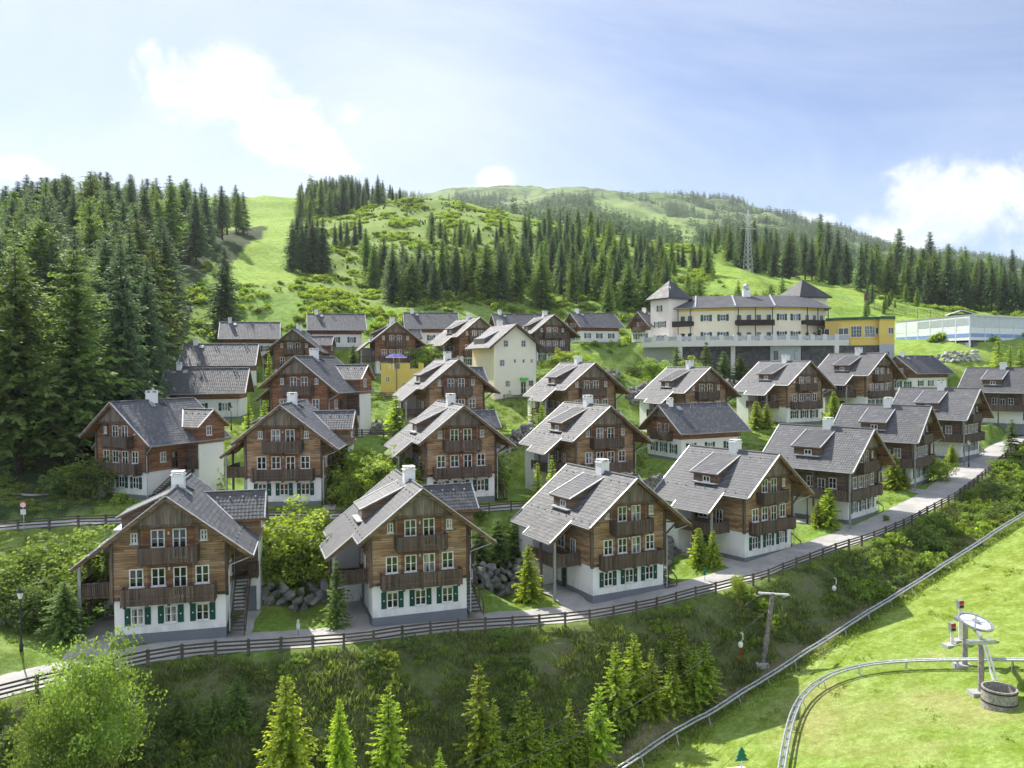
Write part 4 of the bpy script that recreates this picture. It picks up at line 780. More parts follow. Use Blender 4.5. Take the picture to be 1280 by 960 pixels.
# ------------------------------------------------------------------ boulder walls
def boulder_mesh(seed, mat):
    bm = bmesh.new(); bmesh.ops.create_icosphere(bm, subdivisions=2, radius=0.5); r = random.Random(seed); dirs = [Vector((r.gauss(0, 1), r.gauss(0, 1), r.gauss(0, 1))).normalized() for _ in range(9)]; cut = [r.uniform(0.24, 0.38) for _ in dirs]
    for v in bm.verts:
        for d, c in zip(dirs, cut):
            k = v.co.dot(d)
            if k > c: v.co -= d * (k - c)
        v.co *= r.uniform(0.96, 1.05); v.co.z *= 0.8
    me = bpy.data.meshes.new('stone'); bm.to_mesh(me); bm.free(); me.materials.append(MT[mat]); return me
BM = [boulder_mesh(i, 'boulder') for i in range(6)]; BP = [boulder_mesh(20 + i, 'boulder_pale') for i in range(4)]
def boulder_wall(line, h, label, size=1.0, pale=False, batter=0.45):
    P = resample(line, size * 0.92); zb = height(P[:, 0], P[:, 1]); root = thing('boulder_bank', (P[0, 0], P[0, 1], zb[0]), 0, label, 'stone wall'); o = np.array(root.location); T = np.gradient(P[:, :2], axis=0); T /= np.linalg.norm(T, axis=1)[:, None]; Nn = np.stack([-T[:, 1], T[:, 0]], 1)
    Nn *= np.sign(Nn[:, 1:2] + 1e-9); rows = max(2, int(h / (size * 0.62)))
    for r in range(rows):
        for i in range(len(P)):
            s = size * RNG.uniform(0.8, 1.35) * (1 if r < rows - 1 else 0.8); c = np.array([P[i, 0], P[i, 1], zb[i] + size * (0.2 + 0.6 * r)]); c[:2] += Nn[i] * batter * size * r * 0.8 + T[i] * size * (0.45 if r % 2 else 0) + RNG.uniform(-0.08, 0.08, 2)
            b = obj('stone', (BP if pale else BM)[int(RNG.integers(0, 4 if pale else 6))], root, False, c - o); b.rotation_euler = tuple(RNG.uniform(0, 6.28, 3) * np.array([0.15, 0.15, 1])); b.scale = (s * RNG.uniform(1.15, 1.6), s * 1.1, s * RNG.uniform(0.85, 1.1))
LZ = lambda *pts: [UZ(*p) for p in pts]
boulder_wall(LZ((322, 752, -20.5), (365, 750, -20.5), (408, 746, -20.7)), 2.0, 'grey boulder wall behind the lawn between the two lowest brown chalets')
boulder_wall(LZ((590, 735, -21.0), (620, 732, -21.0), (652, 726, -21.2)), 2.6, 'grey boulder wall between slim spruce chalet and bend chalet')
boulder_wall(LZ((-10, 790, -20.4), (40, 780, -20.4), (98, 764, -20.4)), 1.6, 'low boulder wall on the bank left of the lamp-post chalet', 0.75)
boulder_wall([U(p, q, d) for p, q, d in [(828, 702, 83), (840, 695, 86), (852, 690, 89)]], 2.4, 'short boulder wall between bend chalet and twin spruce chalet')
boulder_wall([U(p, q, d) for p, q, d in [(100, 598, 95), (112, 600, 93), (122, 606, 91)]], 1.8, 'boulder wall at the forest side of the reddish chalet', 0.8)
boulder_wall([U(p, q, d) for p, q, d in [(436, 545, 113), (460, 543, 114), (492, 540, 115)]], 2.6, 'shaded boulder wall beneath the fence of the third row', 0.9)
boulder_wall([U(p, q, d) for p, q, d in [(618, 560, 108), (640, 556, 110), (668, 548, 113)]], 2.6, 'boulder wall between two third-row chalets left of path', 0.9)
boulder_wall([U(p, q, d) for p, q, d in [(790, 492, 150), (812, 486, 156), (835, 482, 160)]], 3.0, 'boulder wall right of the third-row chalet near cream house', 1.2)
boulder_wall([U(p, q, d) for p, q, d in [(862, 478, 166), (890, 476, 167), (915, 476, 167), (940, 476, 168)]], 4.6, 'tall boulder wall under the hotel terrace', 1.3)
boulder_wall([U(p, q, d) for p, q, d in [(715, 487, 152), (745, 482, 157), (775, 478, 161)]], 2.6, 'boulder wall under the shrubs beside the hotel ramp', 1.1)
boulder_wall([U(p, q, d) for p, q, d in [(1158, 443, 190), (1190, 443, 187), (1222, 442, 186)]], 3.4, 'pale new boulder wall below the glass hall', 1.1, True)
boulder_wall([U(p, q, d) for p, q, d in [(1118, 443, 196), (1140, 444, 193)]], 1.6, 'pale boulders beside the yellow hotel annex', 1.0, True)
boulder_wall([U(p, q, d) for p, q, d in [(800, 590, 101), (822, 586, 104), (842, 580, 107)]], 1.6, 'low boulder wall before the lodge with gable balcony', 0.8)

# ------------------------------------------------------------------ hotel
def local_frame(name, loc, label, cat):
    root = thing(name, loc, 0, label, cat); o = np.array(loc, float)
    return root, (lambda px, d, z: np.array([*(U(px, 456, d)[:2] - o[:2]), z + CZ - o[2]]))
def ring_prism(front, back, z0, z1): m = MB(); return m.prism([tuple(p[:2]) for p in list(front) + list(back)[::-1]], 'z', z0, z1)
def facing(a, b): return math.atan2(b[1] - a[1], b[0] - a[0])
def hotel():
    base = U(950, 456, 192); base[2] = HOTEL_Z; root, P = local_frame('hotel', base, 'large cream and yellow hotel with slate corner tower and long terrace', 'hotel'); Z = lambda z: z + CZ - base[2]
    pts = [P(833, 199.0, 0), P(868, 195.0, 0), P(918, 192.5, 0), P(967, 192.0, 0), P(1001, 193.5, 0), P(1031, 198.5, 0)]; back = [P(840, 208, 0), P(918, 208, 0), P(1025, 209, 0)]
    zt, ze, zr = 5.0, 13.6, 16.9
    ring_prism(pts, back, Z(-4.3), Z(ze)).build('wall', 'plaster_cream', root)
    ring_prism([p + np.array([0, -0.04, 0]) for p in pts], [P(840, 200.5, 0), P(918, 196, 0), P(1025, 201, 0)], Z(12.7), Z(ze + 0.02)).build('frieze', 'plaster_yellow', root)
    # roof planes, each segment a slab of its own
    eav = [p + np.array([0, -1.2, ze]) for p in pts]; eav[0][0] -= 0.5; eav[-1][0] += 1.2; rid = [P(843, 203.5, 0), P(870, 201.5, 0), P(915, 200, 0), P(962, 200, 0), P(990, 201, 0), P(1008, 203.5, 0)]; rid = [r + np.array([0, 0, zr]) for r in rid]
    bk = [P(px, 210, ze) for px in (838, 868, 915, 965, 1000, 1030)]
    for i in range(5):
        m = MB()
        for A, B, C, D in ((eav[i], eav[i + 1], rid[i + 1], rid[i]), (rid[i], rid[i + 1], bk[i + 1], bk[i])):
            m.add([A, B, C, D] + [q - np.array([0, 0, 0.3]) for q in (A, B, C, D)], [(0, 1, 2, 3), (7, 6, 5, 4), (0, 4, 5, 1), (1, 5, 6, 2), (2, 6, 7, 3), (3, 7, 4, 0)])
        m.build('roof', 'roof_tile', root); MB().bar(eav[i] - np.array([0, 0.05, 0.1]), eav[i + 1] - np.array([0, 0.05, 0.1]), 0.15, 0.2).build('gutter', 'gutter', root)
    for i in (1, 2, 3): MB().bar(eav[i] + np.array([0, 0, 0.12]), rid[i] + np.array([0, 0, 0.12]), 0.35, 0.2).build('roof_seam', 'metal_trim', root)
    MB().add([eav[5], bk[5], rid[5]] + [q - np.array([0, 0, .3]) for q in (eav[5], bk[5], rid[5])], [(0, 1, 2), (5, 4, 3), (0, 3, 4, 1), (1, 4, 5, 2), (2, 5, 3, 0)]).build('roof', 'roof_tile', root)
    c = P(933, 199.5, 0); MB().box(c[0] - 0.9, c[0] + 0.9, c[1] - 0.6, c[1] + 0.6, Z(15.5), Z(18.2)).build('chimney', 'plaster_white', root); MB().lathe([(0.5, 0), (0.7, 0.4), (0.7, 1.1), (0.35, 1.5)], 10, (c[0], c[1], Z(18.25))).build('vent', 'galvanised', root)
    c = P(851, 199.5, 0); MB().box(c[0] - 0.5, c[0] + 0.5, c[1] - 0.5, c[1] + 0.5, Z(14.0), Z(16.3)).build('chimney', 'plaster_white', root)
    # tower
    def tower(px, d, w, z0, zw, za, rz, wall, over):
        c = P(px, d, 0); m = MB().box(-w / 2, w / 2, -w / 2, w / 2, z0, zw); m.xf((c[0], c[1], 0), rz); t = m.build('tower', wall, root); e = w / 2 + over
        r = MB().add([(-e, -e, zw), (e, -e, zw), (e, e, zw), (-e, e, zw), (0, 0, za), (-e, -e, zw - 0.25), (e, -e, zw - 0.25), (e, e, zw - 0.25), (-e, e, zw - 0.25)], [(0, 1, 4), (1, 2, 4), (2, 3, 4), (3, 0, 4), (5, 8, 7, 6), (0, 5, 6, 1), (1, 6, 7, 2), (2, 7, 8, 3), (3, 8, 5, 0)])
        r.xf((c[0], c[1], 0), rz); r.build('tower_roof', 'roof_tile_dark', t); return c, t
    c, t = tower(837, 200.5, 6.6, Z(-4.3), Z(16.2), Z(20.9), R(32), 'plaster_pink', 0.9)
    M = rotz(R(32))
    for row, zz in enumerate((5.6, 9.0, 13.0)):
        for k in ((-1.3, 1.0) if row < 2 else (0.0,)):
            q = M @ np.array([-3.3 - 0.01, k, 0]); window(root, c[0] + q[0], c[1] + q[1], Z(zz), 1.0, 1.5, R(32) - math.pi / 2, 2, 2, pane='hotel_glass'); shutters(root, c[0] + q[0], c[1] + q[1], Z(zz), 1.0, 1.5, R(32) - math.pi / 2, 0.45)
    q = M @ np.array([-1.6, -1.5, 0]); MB().box(c[0] + q[0] - 0.4, c[0] + q[0] + 0.4, c[1] + q[1] - 0.4, c[1] + q[1] + 0.4, Z(17.5), Z(19.2)).build('chimney', 'plaster_white', root)
    tower(1003, 208, 8.5, Z(12), Z(16.8), Z(21.6), R(20), 'plaster_cream', 0.9)
    # windows row by row, balconies
    def along(i, t, out=0.0):
        a, b = pts[i], pts[i + 1]; q = a + (b - a) * t; rz = facing(a, b); return q[0] + math.sin(rz) * out, q[1] - math.cos(rz) * out, rz
    for i, ts, balc in ((0, (0.3, 0.6, 0.85), True), (1, (0.3, 0.72), False), (2, (0.12, 0.37, 0.62, 0.88), True), (3, (0.3, 0.8), False), (4, (0.25, 0.55, 0.85), True)):
        for zz in (5.2, 9.4):
            for tt in ts:
                x, y, rz = along(i, tt, 0.02)
                if balc: window(root, x, y, Z(zz), 1.0, 2.2, rz, 1, 2, 'balcony_door', pane='hotel_glass', frame='shutter_green', sill=False)
                else: window(root, x, y, Z(zz + 0.9), 1.4, 1.5, rz, 2, 2, pane='hotel_glass'); shutters(root, x, y, Z(zz + 0.87), 1.4, 1.55, rz, 0.6)
        if balc:
            x0, y0, rz = along(i, 0.02, 0.0); x1, y1, _ = along(i, 0.98, 0.0); L = math.hypot(x1 - x0, y1 - y0)
            m = MB().box(0, L, -1.3, 0, -0.2, 0).xf((x0, y0, Z(9.2)), rz); bl = m.build('balcony', 'plaster_white', root)
            m = MB().box(-0.05, L + 0.05, -1.6, -1.3, -0.25, 1.15).box(-0.05, 0.1, -1.3, -0.02, 0.0, 1.05).box(L - 0.1, L + 0.05, -1.3, -0.02, 0.0, 1.05).xf((x0, y0, Z(9.22)), rz); m.build('flower_box_railing', 'flower_box', bl)
            for tt in (0.05, 0.5, 0.95): q = M0 = rotz(rz) @ np.array([L * tt, -1.4, 0]); MB().box(x0 + q[0] - 0.09, x0 + q[0] + 0.09, y0 + q[1] - 0.09, y0 + q[1] + 0.09, Z(5.1), Z(ze - 0.3)).build('post', 'dark_metal', root)
    # terrace
    tf = [P(803, 194.0, 0), P(850, 187.5, 0), P(920, 186.0, 0), P(985, 186.0, 0), P(1046, 188.0, 0), P(1062, 189.0, 0)]
    ring_prism(tf, [P(808, 205, 0), P(850, 203, 0), P(1062, 205, 0)], Z(4.0), Z(5.3)).build('terrace', 'plaster_offwhite', root)
    pier = MB().box(-0.5, 0.5, -0.3, 0.3, 0, 1.35).mesh('pier', 'plaster_offwhite')
    for a, b in zip(tf[:-1], tf[1:]):
        L = np.linalg.norm(b - a); n = max(1, int(round(L / 3.1))); rz = facing(a, b)
        for k in range(n): q = a + (b - a) * k / n; obj('pier', pier, root, False, (q[0], q[1] + 0.3, Z(5.3)), rz)
        MB().bar(a + np.array([0, 0.3, 6.35]), b + np.array([0, 0.3, 6.35]), 0.1, 0.1).build('railing', 'galvanised', root); MB().bar(a + np.array([0, 0.32, 5.85]), b + np.array([0, 0.32, 5.85]), 0.05, 0.85).build('railing_panel', 'concrete_blue', root)
    # base storey: timber screens between piers, grey block with windows
    def panel(pa, pb, da, db, z0, z1, mat, nm, t=0.3):
        a, b = P(pa, da, 0), P(pb, db, 0); L = np.linalg.norm((b - a)[:2]); m = MB().box(0, L, 0, t, Z(z0), Z(z1)); m.xf((a[0], a[1], 0), facing(a, b)); return m.build(nm, mat, root)
    for pa, pb in ((852, 914), (918, 962), (1002, 1044), (1047, 1101)): panel(pa, pb, 188.8, 188.3, -3.2, 3.98, 'screen_dark', 'timber_screen')
    for px in (850, 916, 1045.5): q = P(px, 188.0, 0); MB().box(q[0] - 0.5, q[0] + 0.5, q[1] - 0.3, q[1] + 0.6, Z(-4.3), Z(3.99)).build('pillar', 'plaster_offwhite', root)
    panel(963, 1001, 188.0, 187.8, -4.3, 3.985, 'concrete_blue', 'concrete_block', 6)
    for px in (970, 995):
        for zz in (-3.4, 0.8): q = P(px, 187.9, 0); window(root, q[0], q[1], Z(zz), 1.0, 2.0, 0, 1, 2, frame='dark_metal', pane='hotel_glass', sill=False)
    panel(804, 848, 196.0, 190.5, -4.3, 3.98, 'concrete', 'concrete_base', 3)
    # yellow annex with flat green roof
    ya = [P(1031, 194.5, 0), P(1052, 190.5, 0), P(1078, 189.0, 0), P(1099, 189.0, 0)]; yb = [P(1035, 204, 0), P(1099, 204, 0)]
    ring_prism(ya, yb, Z(5.31), Z(10.1)).build('annex', 'plaster_yellow', root); ring_prism([p + np.array([0, -0.5, 0]) for p in ya], yb, Z(10.1), Z(10.7)).build('annex_roof', 'roof_green', root)
    y2 = [P(1099.3, 187.5, 0), P(1118, 188.5, 0)]; y2b = [P(1099.3, 200, 0), P(1118, 200, 0)]
    ring_prism(y2, y2b, Z(4.2), Z(10.15)).build('annex', 'plaster_yellow', root); ring_prism([p + np.array([0, -0.4, 0]) for p in y2], y2b, Z(10.16), Z(10.8)).build('annex_roof', 'roof_green', root); ring_prism(y2, y2b, Z(-4.3), Z(4.19)).build('annex_base', 'concrete_blue', root)
    panel(1063, 1099, 188.7, 188.3, 4.0, 5.29, 'plaster_yellow', 'annex_skirt', 4)
    for px, w, c_ in ((1036, 1.2, 1), (1042, 1.4, 1), (1055, 2.3, 2), (1069, 2.4, 3), (1084.5, 2.4, 3), (1093.5, 0.7, 1), (1109, 1.5, 2)):
        i = 0 if px < 1052 else (1 if px < 1078 else 2)
        if px > 1100: a, b = y2
        else: a, b = ya[i], ya[i + 1]
        x = P(px, 190, 0)[0]; tt = (x - a[0]) / (b[0] - a[0]); q = a + (b - a) * tt; rz = facing(a, b); window(root, q[0] + math.sin(rz) * 0.02, q[1] - math.cos(rz) * 0.02, Z(5.9 if c_ == 3 else 6.6), w, 2.7 if c_ == 3 else 1.6, rz, c_ + (1 if c_ == 3 else 0), 3 if c_ == 3 else 1, pane='hotel_glass')
    q = P(1109, 187.9, 0); window(root, q[0], q[1], Z(1.2), 1.2, 1.4, 0, 2, 1, pane='hotel_glass')
hotel()

def glass_hall():
    base = U(1212, 456, 195); base[2] = hz(base[0], base[1]); root, P = local_frame('glass_hall', base, 'long low pale hall with glass band and blue stripe behind lodge', 'hall'); Z = lambda z: z + CZ - base[2]
    a, c, b = P(1119, 226, 0), P(1212, 195, 0), P(1330, 222, 0); bk = [P(1150, 250, 0), P(1300, 250, 0)]
    def face(p, q, z0, z1, mat, nm, out, parent=root, t0=0.0, t1=1.0):
        L = np.linalg.norm((q - p)[:2]); rz = facing(p, q); m = MB().box(L * t0, L * t1, -out, 0.3, Z(z0), Z(z1)); m.xf((p[0], p[1], 0), rz); return m.build(nm, mat, parent)
    ring_prism([a, c, b], bk, Z(5.2), Z(11.1)).build('wall', 'panel_pale', root)
    ring_prism([p + np.array([0, -0.6, 0]) for p in (a, c, b)], bk, Z(11.1), Z(11.5)).build('roof', 'galvanised', root)
    for p, q, n in ((a, c, 6), (c, b, 7)):
        face(p, q, 6.0, 6.9, 'panel_blue', 'blue_stripe', 0.06)
        for k in range(n):
            if p is a and k < 2: face(p, q, 8.0, 10.6, 'panel_pale', 'panel', 0.05, root, (k + 0.05) / n, (k + 0.95) / n)
            else: face(p, q, 8.9 if p is a else 8.4, 10.7, 'hall_glass', 'pane', 0.05, root, (k + 0.04) / n, (k + 0.96) / n)
        for k in range(n + 1):
            t = p + (q - p) * min(max(k / n, 0.004), 0.996); MB().box(t[0] - 0.08, t[0] + 0.08, t[1] - 0.12, t[1] + 0.1, Z(-3), Z(11.05)).build('column', 'panel_pale', root)
    face(c, b, -2.5, 4.6, 'concrete_blue', 'concrete_wall', -1.0); face(a, c, 1.5, 4.8, 'screen_dark', 'undercroft', -2.0)
glass_hall()

def cream_house():
    h = from_apex(646.5, 404.4, 148, 24.0, 13.2, 1.0); root = thing('cream_house', (h[0], h[1], h[2] + CZ), R(24.0), 'tall cream rendered house with small square windows and green door canopy', 'house'); H_, s, w = 13.2, 0.80, 4.3
    MB().prism([(-w, -1.5), (w, -1.5), (w, H_ - s * w - 0.25), (0, H_ - 0.28), (-w, H_ - s * w - 0.25)], 'y', 0, 11).build('wall', 'plaster_pale', root)
    MB().box(-w - 0.03, -w + 0.4, -0.03, 11, -1.5, H_ - s * w - 0.6).build('sunlit_side_wall', 'plaster_cream', root); rf = MB(); e = 5.6  # sunlight on this side is put into the warmer plaster colour
    slab(rf, 0, H_, e, H_ - s * e, -1.0, 12); slab(rf, 0, H_, -e, H_ - s * e, -1.0, 12); roof = rf.build('roof', 'timber_rail', root); k = math.hypot(1, s); V, Q = [], []
    for sg in (-1, 1):
        v, q = tile_slope((0, 0, H_), (0, 1, 0), (sg, 0, -s), [((lambda t: -1.0), (lambda t: 12.0), 0.05, e * k)]); o = len(V); V += v; Q += [tuple(i + o for i in f) for f in q]
    obj('tile_covering', np_mesh('tile_covering', np.array(V), np.array(Q), 'roof_tile'), roof, True)
    for sg in (-1, 1): MB().bar((0, -1.0, H_ - 0.14), (sg * e, -1.0, H_ - s * e - 0.14), 0.09, 0.34).build('barge_board', 'timber_rail', roof)
    MB().prism([(-0.6, H_ - 0.7), (-4.6, 10.6), (-4.6, 9.4), (-0.6, H_ - 1.2)], 'y', 4.0, 9.5).build('dormer', 'roof_tile', root)
    for x, z, ww, hh in ((-1.9, 8.9, 0.9, 1.2), (1.7, 8.9, 0.9, 1.2), (-2.7, 5.3, 0.95, 1.2), (-0.1, 5.9, 0.4, 0.7), (1.7, 5.9, 0.4, 0.7), (3.4, 5.9, 0.4, 0.7), (-1.6, 1.5, 0.95, 1.1), (3.2, 1.5, 0.95, 1.1), (1.6, 0.1, 1.1, 2.3)): window(root, x, -0.005, z, ww, hh, 0, 1 if ww < 0.5 else 2, 1 if ww < 0.5 else 2, 'door' if z < 1 else 'window', frame='concrete_blue', sill=False)
    MB().prism([(0.9, 2.6), (2.3, 2.6), (2.3, 3.1), (0.9, 3.1)], 'y', -0.9, -0.02).build('canopy', 'bright_green', root); MB().tube([(4.35, -0.06, 8.5), (4.35, -0.06, 5.0), (5.0, -0.06, 4.6), (5.0, -0.06, 0)], 0.06, 6).build('downpipe', 'gutter', root)
    chimney(root, 0.3, 8.0, 12, 14.0)
cream_house()

def yellow_terrace():
    base = U(517, 490, 153); base[2] -= 0.2; root, P = local_frame('yellow_terrace_house', base, 'yellow flat-roofed terrace building with notched parapet below the red chalet', 'terrace'); Z = lambda z: z + CZ - base[2]
    a, b = P(476, 153, 0), P(562, 151, 0); L = np.linalg.norm((b - a)[:2]); rz = facing(a, b); MB().box(0, L, 0, 9, Z(-7.0), Z(-0.6)).xf((a[0], a[1], 0), rz).build('wall', 'plaster_yellow', root)
    for t0, t1 in ((0, 0.12), (0.28, 0.42), (0.55, 0.62), (0.85, 1.0)): MB().box(L * t0, L * t1, 0, 0.35, Z(-0.6), Z(0.5)).xf((a[0], a[1], 0), rz).build('parapet', 'plaster_yellow', root)
    for k in range(4): MB().box(0, 0.35, 1.2 + 1.9 * k, 2.2 + 1.9 * k, Z(-0.6), Z(0.4)).xf((a[0], a[1], 0), rz).build('parapet', 'plaster_cream', root)  # left-side parapets: yellow plaster painted paler to show the sun on it
    for t, z, w, h in ((0.1, -3.0, 0.8, 0.9), (0.34, -4.3, 0.8, 1.1), (0.62, -3.4, 0.4, 0.4), (0.8, -4.3, 0.8, 1.1)): q = a + (b - a) * t; window(root, q[0], q[1] - 0.02, Z(z), w, h, rz, 2, 2, sill=False)
    MB().bar(a + (b - a) * 0.23 + np.array([0, -0.08, -0.6]), a + (b - a) * 0.23 + np.array([0, -0.08, -6]), 0.14).build('downpipe', 'wood_old', root)
    for k, (px, d) in enumerate(((492, 156), (499, 157.5))):
        q = U(px, 456, d); zz = base[2] + Z(-0.6); t = thing('parasol', (q[0], q[1], zz), 0, ('violet and white parasol on the yellow terrace, nearer the parapet', 'violet and white parasol on the yellow terrace, nearer the chalet')[k], 'parasol', 'parasols on the terrace')
        MB().tube([(0, 0, 0), (0, 0, 3.0)], 0.04, 6).build('pole', 'white_paint', t); MB().lathe([(1.5, 2.35), (1.5, 2.4), (0.05, 3.05), (0.02, 3.06)], 8).build('canopy', 'violet_fabric', t); MB().lathe([(1.53, 2.2), (1.53, 2.34), (1.45, 2.345)], 8).build('valance', 'white_fabric', t)
yellow_terrace()

def small_hut():
    q = U(1202, 400, 262); q[2] = hz(q[0], q[1]); t = thing('hut', q, R(-15), 'small dark hut with white front at forest edge above the hall', 'hut')
    MB().box(-3.2, 3.2, 0, 4, -0.6, 2.4).build('wall', 'timber_dark', t); MB().prism([(-3.8, 2.3), (0, 3.6), (3.8, 2.3), (3.8, 2.1), (0, 3.35), (-3.8, 2.1)], 'y', -0.7, 4.6).build('roof', 'panel_pale', t); MB().box(0.6, 3.0, -0.06, 0, 0, 2.0).build('shutter_panel', 'white_paint', t); window(t, -1.6, -0.01, 0.7, 1.3, 1.2)
small_hut()

def pylon():
    q = U(935, 345, 305); q[2] = hz(q[0], q[1]); top = U(935, 262, 305)[2] - q[2]; t = thing('pylon', q, R(20), 'steel lattice power pylon rising behind the hotel', 'pylon'); hw = lambda z: 1.15 * (1 - z / top) + 0.18
    for sx in (-1, 1):
        for sy in (-1, 1): MB().bar((sx * hw(0), sy * hw(0), -0.5), (sx * hw(top), sy * hw(top), top), 0.085).build('leg', 'galvanised', t)
    zs = [0]
    while zs[-1] < top - 1: zs.append(zs[-1] + max(0.9, hw(zs[-1]) * 1.7))
    m = MB()
    for z0, z1 in zip(zs[:-1], zs[1:]):
        z1 = min(z1, top); a, b = hw(z0), hw(z1)
        for (x0, y0, x1, y1) in ((-1, -1, 1, -1), (1, -1, 1, 1), (1, 1, -1, 1), (-1, 1, -1, -1)): m.bar((x0 * a, y0 * a, z0), (x1 * b, y1 * b, z1), 0.04); m.bar((x1 * a, y1 * a, z0), (x0 * b, y0 * b, z1), 0.04)
    m.build('lattice', 'galvanised', t, False, True)
    for z, w in ((top * 0.70, 3.6), (top * 0.83, 2.9)): MB().bar((-w, 0, z), (w, 0, z), 0.12, 0.16).bar((-w, 0, z), (0, 0, z + 1.3), 0.06).bar((w, 0, z), (0, 0, z + 1.3), 0.1).build('crossarm', 'galvanised', t)
pylon()
fn = [U(p, q, d) for p, q, d in [(1083, 385, 285), (1110, 392, 275), (1145, 398, 268), (1180, 403, 262)]]
def netting():
    P = resample(fn, 4.0); z = height(P[:, 0], P[:, 1]); t = thing('safety_fence', (P[0, 0], P[0, 1], z[0]), 0, 'tall dark netting fence across the piste beside forest', 'fence'); o = np.array(t.location); pm = MB().tube([(0, 0, -0.4), (0, 0, 3.0)], 0.07, 6).mesh('post', 'dark_metal')
    for i in range(len(P)): obj('post', pm, t, False, np.array([P[i, 0], P[i, 1], z[i]]) - o)
    for i in range(len(P) - 1):
        m = MB(); a = np.array([P[i, 0], P[i, 1], z[i]]) - o; b = np.array([P[i + 1, 0], P[i + 1, 1], z[i + 1]]) - o
        for k in range(9): m.bar(a + np.array([0, 0, 0.3 + k * 0.32]), b + np.array([0, 0, 0.3 + k * 0.32]), 0.035)
        for k in range(1, 9): c = a + (b - a) * k / 9; m.bar(c + np.array([0, 0, 0.3]), c + np.array([0, 0, 2.86]), 0.035)
        m.build('net', 'dark_metal', t, False, True)
    q = U(1083, 372, 285); b = MB().box(-0.8, 0.8, -0.15, 0.15, 2.2, 4.6).box(-0.7, -0.5, -0.1, 0.1, -0.3, 2.2).box(0.5, 0.7, -0.1, 0.1, -0.3, 2.2).build('notice_board', 'timber_dark'); b.location = (q[0], q[1], hz(q[0], q[1])); tag(b, 'dark board on two posts at end of the netting fence', 'board')
netting()

# ------------------------------------------------------------------ coaster rails, lifts, lamps, signs
def coaster(pts, label, h=0.75):
    P = smooth_line(resample([UM(*p) for p in pts], 1.2), 6); P[:, 2] = height(P[:, 0], P[:, 1]); root = thing('coaster_rail', P[0], 0, label, 'rail'); o = np.array(root.location); T = np.gradient(P[:, :2], axis=0); T /= np.linalg.norm(T, axis=1)[:, None]; Nn = np.stack([-T[:, 1], T[:, 0], 0 * T[:, 0]], 1)
    for s in (-1, 1): MB().tube([p - o + Nn[i] * 0.2 * s + np.array([0, 0, h]) for i, p in enumerate(P)], 0.075, 6).build('running_tube', 'galvanised', root, True)
    m = MB()
    for i in range(0, len(P) - 1): m.bar(P[i] - o - Nn[i] * 0.2 + np.array([0, 0, h]), P[i] - o + Nn[i] * 0.2 + np.array([0, 0, h]), 0.1, 0.06)
    m.bar(P[0] - o + np.array([0, 0, h - 0.12]), P[1] - o + np.array([0, 0, h - 0.12]), 0.08)
    for i in range(len(P) - 1): m.bar(P[i] - o + np.array([0, 0, h - 0.11]), P[i + 1] - o + np.array([0, 0, h - 0.11]), 0.12, 0.05)
    m.build('cross_tie', 'galvanised', root, False, True)
    for i in range(2, len(P), 3):
        for s in (-1, 1): MB().tube([P[i] - o + Nn[i] * 0.12 * s + np.array([0, 0, h]), P[i] - o + Nn[i] * 0.5 * s + np.array([0, 0, -0.3])], 0.04, 5).build('support_leg', 'galvanised', root)
coaster([(770, 980), (800, 960), (880, 908), (960, 856), (1040, 804), (1120, 753), (1200, 702), (1280, 650), (1330, 618)], 'straight double-tube coaster rail along the edge of the mown meadow')
coaster([(972, 1010), (978, 965), (984, 930), (993, 894), (1012, 866), (1050, 846), (1100, 838), (1180, 836), (1280, 837), (1340, 838)], 'curved double-tube coaster rail looping across the mown meadow')
